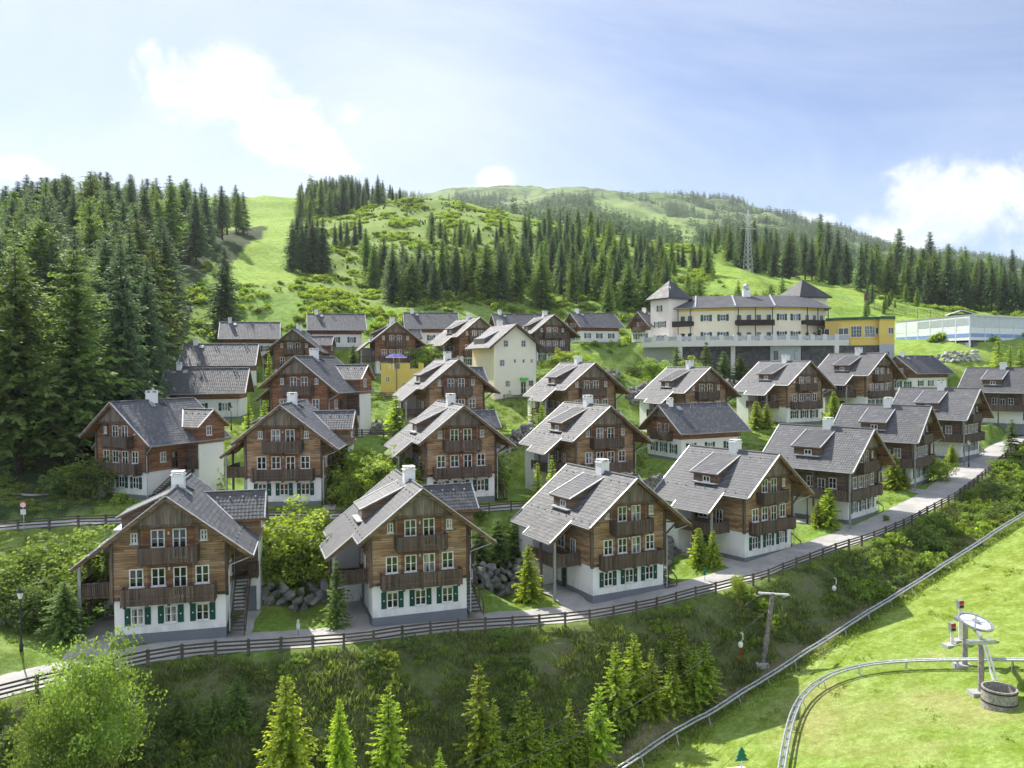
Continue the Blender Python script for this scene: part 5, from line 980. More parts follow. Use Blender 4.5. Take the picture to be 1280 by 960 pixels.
def return_station():
    b1, b2, tb = UM(1226, 866), UM(1206, 832), UM(1249, 880); top = 3.5; root = thing('lift_return_station', b1, 0, 'drag lift return station with big tilted wheel on two posts', 'ski lift'); o = b1
    for b, nm in ((b1, 'post'), (b2, 'post')):
        q = b - o; MB().tube([q + np.array([0, 0, -0.3]), q + np.array([0, 0, top])], 0.2, 10).build(nm, 'tub_wood', root); MB().box(q[0] - 0.75, q[0] + 0.45, q[1] - 0.45, q[1] + 0.45, -0.3 + q[2], 0.12 + q[2]).build('footing', 'concrete', root)
    mid = (b1 + b2) / 2 - o; d = (b2 - b1)[:2]; d /= np.linalg.norm(d); c = mid + np.array([0.1, -0.15, top + 0.75])
    w = MB(); n = 28; R1 = 1.15
    for k in range(n):
        a0, a1 = 2 * math.pi * k / n, 2 * math.pi * (k + 1) / n; w.bar((R1 * math.cos(a0), R1 * math.sin(a0), 0), (R1 * math.cos(a1), R1 * math.sin(a1), 0), 0.13, 0.16)
    for k in range(6): a = math.pi * k / 3; w.bar((0.1 * math.cos(a), 0.1 * math.sin(a), 0), (R1 * math.cos(a), R1 * math.sin(a), 0), 0.1, 0.08)
    w.lathe([(0.25, -0.15), (0.25, 0.15)], 10); wo = w.build('bull_wheel', 'galvanised', root); wo.location = c; wo.rotation_euler = (R(14), R(8), 0)
    disc = MB().lathe([(1.02, -0.03), (1.02, 0.03)], 24).build('wheel_plate', 'white_paint', wo)
    MB().box(-1.0, 1.0, -0.22, 0.22, top, top + 0.28).xf((0, 0, 0), 0.1).build('head_beam', 'galvanised', root); q = b2 - o; MB().box(-0.8, 0.8, -0.22, 0.22, top, top + 0.28).xf((q[0], q[1], q[2]), 0.1).build('head_beam', 'galvanised', root)
    MB().bar(np.array([0, 0, top + 0.42]), q + np.array([0, 0, top + 0.42]), 0.2, 0.25).build('carrier', 'galvanised', root)
    a = np.array([0.15, -0.1, top + 0.1]); e = tb - o + np.array([-0.1, 0.3, 1.5])
    for s in (-0.12, 0.12): MB().bar(a + np.array([s, 0, 0]), e + np.array([s, 0, 0]), 0.09, 0.12).build('stay_bar', 'white_paint', root)
    t = thing('wooden_tub', tb, 0, 'large round grey wooden tub standing below the lift wheel', 'tub'); n = 22
    st = MB().box(-0.15, 0.15, -0.06, 0.06, -0.3, 1.15).mesh('stave', 'tub_wood')
    for k in range(n): a_ = 2 * math.pi * k / n; s_ = obj('stave', st, t, False, (1.02 * math.cos(a_), 1.02 * math.sin(a_), 0), a_ + math.pi / 2)
    for z in (0.2, 0.95): MB().lathe([(1.09, z - 0.04), (1.11, z), (1.09, z + 0.04)], 22).build('hoop', 'dark_metal', t) if False else None
    hp = MB()
    for z in (0.25, 1.0):
        m = MB()
        for k in range(n): a0, a1 = 2 * math.pi * k / n, 2 * math.pi * (k + 1) / n; m.bar((1.1 * math.cos(a0), 1.1 * math.sin(a0), z), (1.1 * math.cos(a1), 1.1 * math.sin(a1), z), 0.03, 0.09)
        m.build('hoop', 'dark_metal', t)
    MB().lathe([(0.95, 0.25), (0.95, 0.3)], 22).build('fill', 'bark', t)
    for (px, py, lab, hh, red) in ((1190, 806, 'control box with red panel on a post beside lift wheel', 1.5, 0), (1200, 800, 'tall control cabinet with red top behind the lift wheel', 3.0, 1)):
        p = UM(px, py); t2 = thing('control_box', p, 0.2, lab, 'control box'); MB().tube([(0, 0, -0.3), (0, 0, hh - 0.4)], 0.12, 8).build('post', 'white_paint', t2); MB().box(-0.7, 0.5, -0.4, 0.4, -0.3, 0.08).build('footing', 'concrete', t2)
        MB().box(-0.24, 0.24, -0.16, 0.16, hh - 0.35, hh + 0.3).build('cabinet', 'galvanised', t2); MB().box(-0.2, 0.2, -0.19, -0.161, hh - 0.02, hh + 0.26).build('panel', 'red_paint', t2); MB().box(-0.19, 0.19, -0.185, -0.161, hh - 0.3, hh - 0.08).build('display', 'dark_metal', t2)
return_station()
def drag_lift():
    bd = ground_hit(953, 838); base = U(953, 838, bd); base[2] = hz(base[0], base[1]); top = U(966, 742, bd + 1.5); v = top - base; t = thing('lift_tower', base, 0, 'grey slanting drag lift tower with crossarm above the embankment', 'lift tower')
    MB().tube([np.array([0, 0, -0.5]), v], 0.26, 10, 0.19).build('mast', 'wood_old', t); MB().box(-0.6, 0.5, -0.4, 0.4, -0.5, 0.15).build('footing', 'concrete', t)
    MB().bar(v + np.array([-1.2, 0.3, 0]), v + np.array([1.3, -0.4, 0]), 0.14, 0.14).build('crossarm', 'white_paint', t)
    for s in (-1.1, 1.1):
        for k in (-0.45, 0.0, 0.45): MB().lathe([(0.2, -0.05), (0.2, 0.05)], 10, tuple(v + np.array([s + k * 0.6, k * 0.5 - 0.2 * s, -0.3]))).build('roller', 'dark_metal', t)
        MB().bar(v + np.array([s - 0.4, -0.2 * s - 0.3, -0.2]), v + np.array([s + 0.4, -0.2 * s + 0.3, -0.2]), 0.12, 0.1).build('roller_beam', 'galvanised', t)
    far = U(1300, 585, 128); near = U(600, 962, 48); lines = []
    for s, lab in ((-1.1, 'hill-side steel cable of the drag lift'), (1.1, 'valley-side steel cable of the drag lift')):
        mid = top + np.array([s, -0.2 * s, -0.1]); offs = np.array([s * 0.8, -s * 0.6, 0]); P = [near + offs + (mid - near - offs) * k / 14 - np.array([0, 0, 1.2 * math.sin(math.pi * k / 14)]) for k in range(15)] + [mid + (far + offs - mid) * k / 18 - np.array([0, 0, 1.6 * math.sin(math.pi * k / 18)]) for k in range(1, 19)]
        c = thing('lift_cable', P[0], 0, lab, 'cable'); MB().tube([p - P[0] for p in P], 0.022, 5).build('strand', 'cable', c); lines.append(P)
    P = np.array(lines[1]); hm = None
    for px, lab in ((923, 'just below the lift tower'), (1040, 'just above the lift tower'), (1130, 'halfway up the grassy bank'), (1184, 'high up the grassy bank'), (1247, 'uppermost beside the lane')):
        x, _ = PROJ(P[:, 0], P[:, 1], P[:, 2]); i = int(np.argmin(np.abs(x - px))); q = P[i]; h = thing('lift_hanger', q, 0, 'white drag lift hanger with retracted plate, ' + lab, 'lift hanger', 'hangers on the drag lift')
        MB().tube([(0, 0, 0), (0.18, 0, -0.15), (0.2, 0, -0.6), (0, 0, -0.8)], 0.04, 6).build('hook', 'white_paint', h); MB().lathe([(0.14, -1.25), (0.2, -1.1), (0.2, -0.9), (0.08, -0.8)], 10).build('spring_box', 'white_paint', h); MB().tube([(0, 0, -1.2), (0, 0, -2.3)], 0.03, 6).build('rod', 'red_paint' if px == 923 else 'galvanised', h); MB().lathe([(0.17, -2.34), (0.17, -2.3)], 10).build('seat_plate', 'dark_metal', h)
drag_lift()
def street_lamp(px, py, z, hgt, label):
    q = UZ(px, py, z); q[2] = hz(q[0], q[1]); t = thing('street_lamp', q, 0, label, 'street lamp', 'lantern lamps of the village'); MB().tube([(0, 0, -0.3), (0, 0, hgt - 0.55)], 0.07, 8, 0.05).build('pole', 'dark_metal', t); MB().lathe([(0.13, 0), (0.13, 0.5), (0.08, 0.7)], 8).build('base', 'dark_metal', t)
    MB().lathe([(0.13, hgt - 0.55), (0.23, hgt - 0.1), (0.2, hgt - 0.1)], 6).build('lantern', 'lamp_glass', t); MB().lathe([(0.3, hgt - 0.1), (0.1, hgt + 0.1), (0.03, hgt + 0.2)], 6).build('lantern_roof', 'dark_metal', t)
for a in [(27, 826, -21.0, 4.4, 'dark lantern lamp post at the lane end left of the lowest chalet'), (197, 622, -15.2, 3.6, 'lantern lamp post by the stairs of the reddish forest-edge chalet'), (289, 530, -8.3, 3.4, 'lantern lamp post before the lowest stepped lodge'), (1009, 668, -20.5, 4.2, 'lantern lamp post on the verge between twin spruce chalet and first dark chalet'),
          (974, 529, -10.9, 3.4, 'lantern lamp post in front of the chalet below the grey hotel block'), (1131, 618, -18.4, 4.0, 'lantern lamp post between first and second dark chalets'), (1211, 585, -16.3, 4.0, 'lantern lamp post beside third dark chalet lawn')]: street_lamp(*a)
def road_sign():
    q = UZ(30, 662, -15.6); q[2] = hz(q[0], q[1]); t = thing('traffic_sign', q, 0, 'round red-bordered traffic sign with white plate on upper lane', 'traffic sign'); MB().tube([(0, 0, -0.3), (0, 0, 2.9)], 0.04, 8).build('pole', 'galvanised', t)
    d = MB().lathe([(0.33, -0.015), (0.33, 0.015)], 18).build('disc', 'red_paint', t); d.rotation_euler = (math.pi / 2, 0, 0.2); d.location = (0, -0.07, 2.55); f = MB().lathe([(0.24, 0.016), (0.24, 0.022)], 18).build('disc_centre', 'white_paint', d)
    MB().box(-0.25, 0.25, -0.08, -0.05, 1.6, 2.1).build('plate', 'white_paint', t)
road_sign()
def tree_sign():
    q = UM(927, 962); t = thing('tree_sign', q, 0.15, 'flat green spruce-shaped sign on a post in the meadow', 'sign'); MB().tube([(0, 0, -0.3), (0, 0, 0.7)], 0.06, 8).build('post', 'white_paint', t); poly = [(-0.05, 0.5), (-0.05, 0.62)]
    for k, (w, z) in enumerate(((0.55, 0.62), (0.22, 0.95), (0.42, 0.95), (0.16, 1.25), (0.3, 1.25))): poly.append((-w, z))
    poly = [(-0.52, 0.62), (-0.22, 0.92), (-0.4, 0.92), (-0.15, 1.2), (-0.28, 1.2), (0, 1.6), (0.28, 1.2), (0.15, 1.2), (0.4, 0.92), (0.22, 0.92), (0.52, 0.62)]; MB().prism(poly, 'y', -0.05, 0.05).build('spruce_board', 'green_paint', t); MB().box(-1.0, 0.3, -0.35, 0.25, -0.25, 0.1).build('footing', 'white_paint', t)
tree_sign()
def lawn_figure(px, py, z, label, col1, col2):
    q = UZ(px, py, z); q[2] = hz(q[0], q[1]); t = thing('garden_sign', q, 0, label, 'garden sign', None, 0.72); MB().tube([(0, 0, -0.2), (0, 0, 0.9)], 0.035, 6).build('post', col2, t); MB().prism([(-0.18, 0.8), (0.14, 0.75), (0.2, 1.2), (0.1, 1.55), (-0.12, 1.6), (-0.22, 1.25)], 'y', -0.05, 0.05).build('figure', col1, t); MB().lathe([(0.06, 1.55), (0.14, 1.68), (0.1, 1.82), (0.02, 1.86)], 10).build('head', col1, t)
lawn_figure(373, 792, -21.1, 'pale figure sign on the lawn between two lowest brown chalets', 'lamp_glass', 'green_paint')
lawn_figure(881, 726, -21.3, 'green sign on a post on the twin spruce lawn', 'green_paint', 'wood_old')

# ------------------------------------------------------------------ trees
def spruce_crown(seed, H, R0, nwh, nbr, ntw, mat, base=0.08, droop=0.25, power=0.85, twig=1.0, ragged=0.3, jit=0.22):
    g = np.random.default_rng(seed); zs = []; az = []; ln = []
    for i in range(nwh):
        h = base + (0.985 - base) * (i + g.uniform(-0.3, 0.3)) / nwh; h = min(max(h, base), 0.985); n = nbr if h < 0.8 else max(4, nbr - 2); a0 = g.uniform(0, 6.28); prof = R0 * (1 - h) ** power * (0.72 + 0.28 * min(1, (h - base) / 0.12))
        for k in range(n): zs.append(h * H + g.uniform(-0.25, 0.25) * H / nwh); az.append(a0 + 6.283 * k / n + g.uniform(-0.3, 0.3)); ln.append(max(0.12, prof * g.uniform(1 - ragged, 1 + ragged * 0.55)) + 0.05)
    zs, az, ln = map(np.array, (zs, az, ln)); nb = len(zs); s = np.tile((np.arange(ntw) + 0.6) / ntw, (nb, 1)); s = np.clip(s + g.uniform(-0.04, 0.04, s.shape), 0.05, 1.0)
    hfrac = zs / H; rise = 0.28 * hfrac - 0.05
    pz = zs[:, None] + ln[:, None] * (rise[:, None] * s - droop * s ** 1.6 * (1.15 - hfrac[:, None])) ; px = np.cos(az)[:, None] * ln[:, None] * s; py = np.sin(az)[:, None] * ln[:, None] * s
    sg = np.where(np.arange(ntw) % 2 == 0, 1, -1)[None, :]; ang = az[:, None] + sg * (0.95 - 0.5 * s) * g.uniform(0.6, 1.25, s.shape); last = np.zeros_like(s, bool); last[:, -1] = True; ang = np.where(last, az[:, None], ang)
    lt = (ln[:, None] * (0.42 - 0.22 * s) + 0.10 * twig) * g.uniform(0.7, 1.25, s.shape) * twig; dz = lt * (g.normal(-0.35, 0.2 + 0.8 * jit, s.shape) + 0.25 * hfrac[:, None]); pz = pz + g.normal(0, jit, s.shape) * H / nwh * (0.3 + 0.7 * s)
    d = np.stack([np.cos(ang) * lt, np.sin(ang) * lt, dz], -1); p = np.stack([px, py, pz], -1); w = lt * 0.31; tilt = g.uniform(-1.3, 1.3, s.shape); side = np.stack([-np.sin(ang) * w * np.cos(tilt), np.cos(ang) * w * np.cos(tilt), w * np.sin(tilt)], -1)
    V = np.stack([p - d * 0.15, p + d * 0.45 + side, p + d, p + d * 0.45 - side], -2).reshape(-1, 3); n = len(V) // 4; Fq = np.arange(n * 4).reshape(-1, 4)
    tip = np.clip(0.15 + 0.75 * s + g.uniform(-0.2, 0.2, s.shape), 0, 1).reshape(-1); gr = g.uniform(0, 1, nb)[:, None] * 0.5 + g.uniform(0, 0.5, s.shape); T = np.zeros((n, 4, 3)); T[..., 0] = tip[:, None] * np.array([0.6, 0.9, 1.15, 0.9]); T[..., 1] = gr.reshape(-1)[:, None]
    return np_mesh('crown', V, Fq, mat, np.clip(T.reshape(-1, 3), 0, 1))
def trunk_mesh(H, r, mat='bark', n=7): return MB().tube([(0, 0, -0.6), (0, 0, H * 0.35), (0, 0, H * 0.97)], r, n, r * 0.12).mesh('trunk', mat, True)
def leafy_crown(seed, H, R0, nclump, nleaf, leaf, mat, zmin=0.25, flat=1.0):
    g = np.random.default_rng(seed); c = g.normal(0, 1, (nclump, 3)); c /= np.linalg.norm(c, axis=1)[:, None]; c *= g.uniform(0.25, 0.95, nclump)[:, None] ** 0.6; zc = H * (zmin + 1) / 2; c = c * np.array([R0, R0, H * (1 - zmin) / 2 * flat]) * (1 + 0.22 * g.normal(0, 1, (nclump, 1))) + np.array([0, 0, zc]); c[:, 2] = np.maximum(c[:, 2], H * zmin * 0.5)
    rc = R0 * g.uniform(0.16, 0.36, nclump); q = g.normal(0, 1, (nclump, nleaf, 3)); q /= np.linalg.norm(q, axis=2)[..., None]; q *= g.uniform(0.3, 1, (nclump, nleaf, 1)) ** 0.5; p = c[:, None, :] + q * rc[:, None, None] * np.array([1, 1, 0.8])
    a = g.normal(0, 1, p.shape); a /= np.linalg.norm(a, axis=2)[..., None]; b = np.cross(a, g.normal(0, 1, p.shape)); b /= np.linalg.norm(b, axis=2)[..., None] + 1e-9; L = leaf * g.uniform(0.6, 1.3, p.shape[:2])[..., None]; a = a * L; b = b * L * 0.55
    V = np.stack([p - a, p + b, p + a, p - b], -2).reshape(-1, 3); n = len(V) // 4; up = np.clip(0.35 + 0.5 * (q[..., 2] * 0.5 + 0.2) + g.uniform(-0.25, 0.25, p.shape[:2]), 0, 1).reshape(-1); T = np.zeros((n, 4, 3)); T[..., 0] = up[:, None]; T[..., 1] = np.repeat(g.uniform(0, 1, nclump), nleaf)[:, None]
    return np_mesh('crown', V, np.arange(n * 4).reshape(-1, 4), mat, T.reshape(-1, 3))
def branch_mesh(seed, H, r, R0, nb=7, mat='bark_pale'):
    g = random.Random(seed); m = MB(); m.tube([(0, 0, -0.5), (0.03 * H, 0, H * 0.4), (0, 0.02 * H, H * 0.8)], r, 7, r * 0.3)
    for i in range(nb): a = 6.28 * i / nb + g.uniform(-.4, .4); z = H * g.uniform(0.2, 0.6); m.tube([(0.02 * H, 0, z), (R0 * 0.45 * math.cos(a), R0 * 0.45 * math.sin(a), z + H * 0.15), (R0 * 0.75 * math.cos(a), R0 * 0.75 * math.sin(a), z + H * 0.28)], r * 0.45, 5, r * 0.12)
    return m.mesh('trunk', mat, True)
# prototypes: (reference height, crown, trunk)
TALL = [(26.0, spruce_crown(100 + i, 26, R_, 52, 8, 18, 'needles_dark', b_, 0.36, p_, 0.62, 0.5), trunk_mesh(26, 0.32)) for i, (R_, b_, p_) in enumerate(((5.0, 0.08, 0.68), (4.4, 0.14, 0.62), (5.4, 0.06, 0.72), (4.0, 0.24, 0.52)))]
MIDT = [(16.0, spruce_crown(120 + i, 16, R_, 38, 8, 14, 'needles_mid', 0.06, 0.3, p_, 0.68, 0.42), trunk_mesh(16, 0.22)) for i, (R_, p_) in enumerate(((3.6, 0.72), (4.2, 0.78), (3.3, 0.66)))]
LARCH = [(20.0, spruce_crown(140 + i, 20, R_, 44, 9, 24, 'needles_mid', 0.10, 0.12, 0.6, 0.5, 0.6), trunk_mesh(20, 0.25, 'bark')) for i, R_ in enumerate((4.4, 3.8))]
PINE = [(24.0, spruce_crown(150 + i, 24, R_, 46, 8, 20, 'needles_mid' if i == 1 else 'needles_dark', b_, 0.12, 0.45, 0.6, 0.7), trunk_mesh(24, 0.3)) for i, (R_, b_) in enumerate(((3.6, 0.34), (3.9, 0.28)))]
YOUNG = [(8.0, spruce_crown(160 + i, 8, R_, 24, 7, 22, 'needles_young', 0.04, 0.16, p_, 0.62, 0.55, 0.10), trunk_mesh(8, 0.12)) for i, (R_, p_) in enumerate(((1.7, 0.85), (1.45, 0.8), (2.0, 0.9), (1.6, 0.95)))]
FEATHER = [(10.0, spruce_crown(180 + i, 10, 2.5, 34, 9, 20, 'needles_young', 0.03, 0.10, 0.8, 0.62, 0.3), trunk_mesh(10, 0.15)) for i in range(2)]
GARDEN = [(5.0, spruce_crown(190 + i, 5, R_, 22, 8, 20, 'needles_mid', 0.03, 0.14, 0.8, 0.66, 0.4, 0.10), trunk_mesh(5, 0.1)) for i, R_ in enumerate((1.35, 1.1))]
LAWN = [(5.0, spruce_crown(196 + i, 5, R_, 22, 8, 20, 'needles_young', 0.03, 0.14, 0.75, 0.66, 0.45, 0.10), trunk_mesh(5, 0.1)) for i, R_ in enumerate((1.5, 1.3))]
LEAFY = [(8.0, leafy_crown(200 + i, 8, 3.0, 150, 85, 0.095, m_), branch_mesh(200 + i, 8, 0.13, 3.0)) for i, m_ in enumerate(('leaves_bright', 'leaves_mid', 'leaves_bright'))]
SHRUB = [(4.0, leafy_crown(220 + i, 4.0, 2.0, 85, 60, 0.105, m_, 0.0), branch_mesh(220 + i, 3.6, 0.06, 1.8, 6)) for i, m_ in enumerate(('leaves_bright', 'leaves_mid', 'shrub_dark'))]
def plant(protos, name, x, y, hgt, label, cat, group, z=None, k=None, wide=1.0):
    H, cr, tr = protos[int(RNG.integers(0, len(protos))) if k is None else k]; s = hgt / H; t = thing(name, (x, y, hz(x, y) - 0.05 if z is None else z), RNG.uniform(0, 6.28), label, cat, group); t.scale = (s * wide, s * wide, s)
    obj('trunk', tr, t); obj('crown', cr, t); return t
def plant_px(protos, name, px, top, d, label, cat, group, base=None, **kw):
    if base is not None: d = ground_hit(px, base)
    q = U(px, top, d); z = hz(q[0], q[1]); return plant(protos, name, q[0], q[1], max(0.8, q[2] - z), label, cat, group, z - 0.05, **kw)
G1 = 'young conifers on the embankment below the lane'
YL = ['solitary one nearest the broad feathery larch', 'tall one of a pair below the gap between chalets', 'short one of a pair below the gap between chalets', 'left of two even ones in mid bank', 'right of two even ones in mid bank', 'thin one in front of the dense clump', 'broad one at the front of the dense clump', 'lower left tip of the dense clump', 'highest at the back of the dense clump', 'middle of the dense clump', 'topmost one nearest the lane fence', 'outermost one nearest the lift tower', 'stocky one between topmost and outermost', 'small one low at the meadow edge', 'small slim one before the dense clump', 'lowest one half cut by the bank foot', 'low one between pair and even ones', 'stocky one inside the group nearest the lane']
for px, top, b, k, w in [(485, 850, 985, 0, 1.0), (598, 824, 985, 1, 1.0), (617, 868, 1010, 3, 0.95), (655, 856, 990, 0, 0.95), (674, 880, 985, 1, 0.9), (712, 868, 975, 3, 0.95), (747, 850, 960, 2, 1.0), (769, 798, 925, 1, 1.1), (792, 786, 900, 0, 1.1), (815, 806, 905, 3, 1.1), (850, 772, 885, 0, 1.05), (882, 795, 880, 2, 1.1), (868, 800, 890, 1, 1.1), (690, 905, 990, 0, 0.9), (735, 895, 985, 1, 0.9), (550, 930, 1010, 3, 1.0), (640, 900, 1010, 2, 0.8), (840, 815, 895, 3, 1.2)]:
    plant_px(YOUNG, 'young_spruce', px, top, 50, 'bright young spruce on embankment, ' + YL.pop(0), 'spruce', G1, base=b, k=k, wide=w * 1.15)
SLB = ['highest and darkest of them', 'slim one beside the highest', 'low one behind the large leafy tree', 'upright one just below the lane fence', 'short one filling the gap below the fence', 'outermost one past the large leafy tree', 'squat one nearest the broad feathery larch']
for px, top, d, k in [(222, 865, 925, 0), (268, 862, 930, 1), (175, 912, 975, 1), (296, 842, 905, 0), (246, 880, 940, 1), (10, 903, 985, 0), (330, 892, 960, 0)]:
    plant_px(GARDEN, 'small_spruce', px, top, 50, 'small dull green spruce on shaded embankment, ' + SLB.pop(0), 'spruce', 'small spruces on the shaded bank', base=d, k=k, wide=1.4)
plant_px(FEATHER, 'feathery_larch', 357, 836, 46, 'broad feathery light green larch at the foot of the embankment', 'larch', None, k=0); plant_px(FEATHER, 'feathery_larch', 424, 868, 51, 'slimmer feathery larch behind the broad one on the embankment', 'larch', None, k=1, wide=0.85)
plant_px(LEAFY, 'broadleaf_tree', 112, 806, 46.5, 'large leafy maple-like tree overhanging the fence at lane end', 'tree', None, k=1, wide=0.78); plant_px(LEAFY, 'broadleaf_tree', 62, 872, 45, 'lower leafy tree beside the large one at lane end', 'tree', None, k=1, wide=0.8)
plant_px(LEAFY, 'broadleaf_tree', 922, 716, 72.5, 'light green leafy tree beside the drag lift tower', 'tree', None, k=2, wide=0.75); plant_px(LEAFY, 'broadleaf_tree', 1149, 645, 92, 'thin sapling with round crown on the grassy bank', 'tree', None, k=0, wide=0.55)
plant_px(LARCH, 'young_larch', 80, 724, 60.5, 'round light green young tree on the verge by lamp post', 'tree', None, k=0, wide=1.9)
for px, top, d, pr, lab, w in [(268, 558, -612, LAWN, 'leafy spruce between reddish chalet and its neighbour', 1.15), (420, 696, -787, GARDEN, 'slim spruce standing against the corner of a lower lane chalet', 0.95), (660, 680, -753, LAWN, 'full bright spruce beside the carport of the bend chalet', 1.15), (873, 657, -712, LAWN, 'left one of twin spruces on a lane-side lawn', 1.15), (891, 661, -711, LAWN, 'right one of twin spruces on a lane-side lawn', 1.15), (1036, 607, -661, LAWN, 'full spruce in front of the first dark chalet', 1.2), (1022, 625, -660, LAWN, 'smaller spruce leaning on the full one at first dark chalet', 1.1),
                         (1118, 565, -612, LAWN, 'full spruce in front of the second dark chalet', 1.35), (1130, 582, -612, LAWN, 'low spruce touching the full one at second dark chalet', 1.3), (1190, 553, -583, LAWN, 'spruce in front of the third dark chalet', 1.2), (495, 492, -547, LAWN, 'broad bright spruce left of the chalet before the cream house', 1.4), (672, 575, 94, YOUNG, 'left of two bright spruces before a second-row chalet', 1.1), (690, 566, 94.5, YOUNG, 'right of two bright spruces before a second-row chalet', 0.9),
                         (310, 490, 108, YOUNG, 'slender pale conifer before the lowest stepped lodge', 0.8), (330, 497, 106, YOUNG, 'dense pale conifer before the lowest stepped lodge', 0.9), (336, 435, 150, YOUNG, 'thin upright conifer before the red top-left chalet', 0.7), (441, 430, 172, GARDEN, 'dark conifer between top-left chalet and yellow terrace', 1.0), (665, 494, 116, YOUNG, 'bright conifer below the cream house fence', 1.2), (677, 500, 115, YOUNG, 'shorter bright conifer below the cream house fence', 1.1), (945, 500, -537, LAWN, 'left spruce of pair before the chalet under grey hotel block', 1.4), (958, 503, -537, LAWN, 'right spruce of pair before the chalet under grey hotel block', 1.3),
                         (1042, 487, -524, LAWN, 'spruce left of the chalet below the yellow annex', 1.0), (1056, 500, 137, GARDEN, 'low spruce beside the chalet below the yellow annex', 1.1), (1248, 420, 172, YOUNG, 'tallest bright conifer of the row right of pale boulder wall', 1.2), (1263, 430, 171, YOUNG, 'middle bright conifer of the row right of pale boulder wall', 1.2), (1276, 428, 170, YOUNG, 'last bright conifer of the row right of pale boulder wall', 1.2), (1265, 522, -566, GARDEN, 'dark spruce on lawn right of third dark chalet', 1.3), (600, 655, 78, GARDEN, 'low dark pine behind the slim spruce chalet', 1.8), (622, 645, 79, GARDEN, 'dark pine on bank behind the slim spruce chalet', 1.5), (642, 650, 80, GARDEN, 'dark pine nearest the bend chalet on the bank', 1.5),
                         (883, 425, 180, GARDEN, 'conical conifer below the hotel terrace pillar', 1.1), (905, 437, 181, GARDEN, 'small conifer below the dark hotel screen', 1.3), (925, 440, 181, GARDEN, 'smaller conifer left of the grey hotel block', 1.3), (846, 431, 181, GARDEN, 'conifer below the hotel ramp corner', 1.4), (493, 580, 86, GARDEN, 'tiny conifer at the veranda of a second-row chalet', 1.0), (760, 345, 238, MIDT, 'lone conifer at the front of the central wood', 1.0), (280, 305, 196, TALL, 'lone dark spruce on the slope beside the piste', 1.15)]:
    plant_px(pr, 'spruce', px, top, abs(d), lab, 'conifer', None, base=-d if d < 0 else None, wide=w)
for px, top, d, w, k, lab in [(365, 632, 75, 1.5, 0, 'large sunlit bush on the bank between two brown chalets'), (345, 655, 74, 1.4, 1, 'darker bush under the large sunlit bush'), (388, 660, 74, 1.3, 0, 'round bush right of the large sunlit bush'), (60, 668, 68, 1.4, 1, 'bush on the bank below the upper lane fence'), (92, 690, 66, 1.5, 1, 'bush on the bank behind the round young tree'), (25, 690, 67, 1.6, 2, 'dark bush at the left of the upper bank'), (20, 715, 64, 1.8, 1, 'bush above the low boulder wall'), (60, 722, 63, 1.3, 2, 'dark bush close to the low boulder wall'),
                              (460, 556, 92, 1.6, 0, 'sunlit bush right of the upper lane chalet stairs'), (445, 585, 88, 1.3, 0, 'lower sunlit bush right of the upper lane chalet'), (482, 570, 90, 1.3, 1, 'bush beside the veranda of second-row chalet'), (605, 560, 100, 1.5, 2, 'dark bush right of second-row chalet'), (617, 585, 96, 1.3, 1, 'bush near stairs of second-row chalet'), (512, 432, 168, 1.6, 0, 'bright bush behind the yellow terrace'), (535, 430, 168, 1.6, 1, 'bush between yellow terrace and cream house'), (708, 436, 165, 1.6, 0, 'bright bush right of the dark top-row chalet'), (728, 440, 163, 1.6, 0, 'wide bright bush below the lodge beside hotel'), (690, 445, 166, 1.2, 1, 'bush at the base of dark top-row chalet'),
                              (1174, 572, 114, 1.5, 0, 'round yellowish bush at the driveway of second dark chalet'), (1108, 650, 95, 1.0, 1, 'straggly bush on lawn of first dark chalet'), (815, 448, 178, 1.5, 1, 'bush left of hotel ramp'), (830, 452, 176, 1.5, 0, 'bright bush under hotel ramp'), (865, 447, 179, 1.4, 0, 'bright bush on top of the tall boulder wall'), (790, 455, 172, 1.5, 2, 'dark bush beside the hotel ramp'), (765, 460, 168, 1.7, 2, 'dark bush above boulder wall near cream house'), (745, 465, 163, 1.5, 1, 'bush above boulder wall beside the cream house'), (110, 570, 92, 1.5, 1, 'bush at the forest side of reddish chalet'), (80, 585, 92, 1.7, 2, 'dark bush at the forest edge near reddish chalet')]:
    plant_px(SHRUB, 'bush', px, top, d, lab, 'bush', None, k=k, wide=w)

for px, top, b, pr, k, w, lab in [(18, 302, 592, LARCH, 0, 1.35, 'huge pale feathery larch at the front of left forest, outermost'), (92, 305, 585, LARCH, 1, 1.45, 'huge pale feathery larch at the front of left forest, second from the open grass'), (150, 292, 560, TALL, 0, 0.95, 'huge dark spruce at the forest corner nearest the reddish chalet'), (183, 318, 528, TALL, 1, 0.9, 'tall dark spruce on the forest edge behind the corner spruce')]:
    plant_px(pr, 'forest_tree', px, top, 110, lab, 'conifer', None, base=b, k=k, wide=w)
# ------------------------------------------------------------------ the woods: the trees that show largest one by one, the rest as one mass
def region(n, pxr, dr, keep, mind, seed):
    g = np.random.default_rng(seed); out = []; tries = 0
    while len(out) < n and tries < n * 60:
        tries += 1; px = g.uniform(*pxr); d = math.sqrt(g.uniform(dr[0] ** 2, dr[1] ** 2)); x = (px - 640) / F * d
        if keep(px, d) and all((x - q[0]) ** 2 + (d - q[1]) ** 2 > mind ** 2 for q in out): out.append((x, d))
    return out
LOOK = {id(TALL): ('conical', 'slim', 'broad', 'bare-stemmed'), id(MIDT): ('mid-sized', 'broad fresh', 'narrow fresh'), id(LARCH): ('feathery', 'loose-crowned'), id(PINE): ('round-topped', 'pale round-topped')}
def pick(protos, label):
    u = RNG.uniform(); pl = protos[0] if len(protos) == 1 or u < 0.55 else (protos[1] if u < 0.78 or len(protos) == 2 else protos[2]); i = int(RNG.integers(0, len(pl))); return pl, i, LOOK[id(pl)][i] + ' ' + label
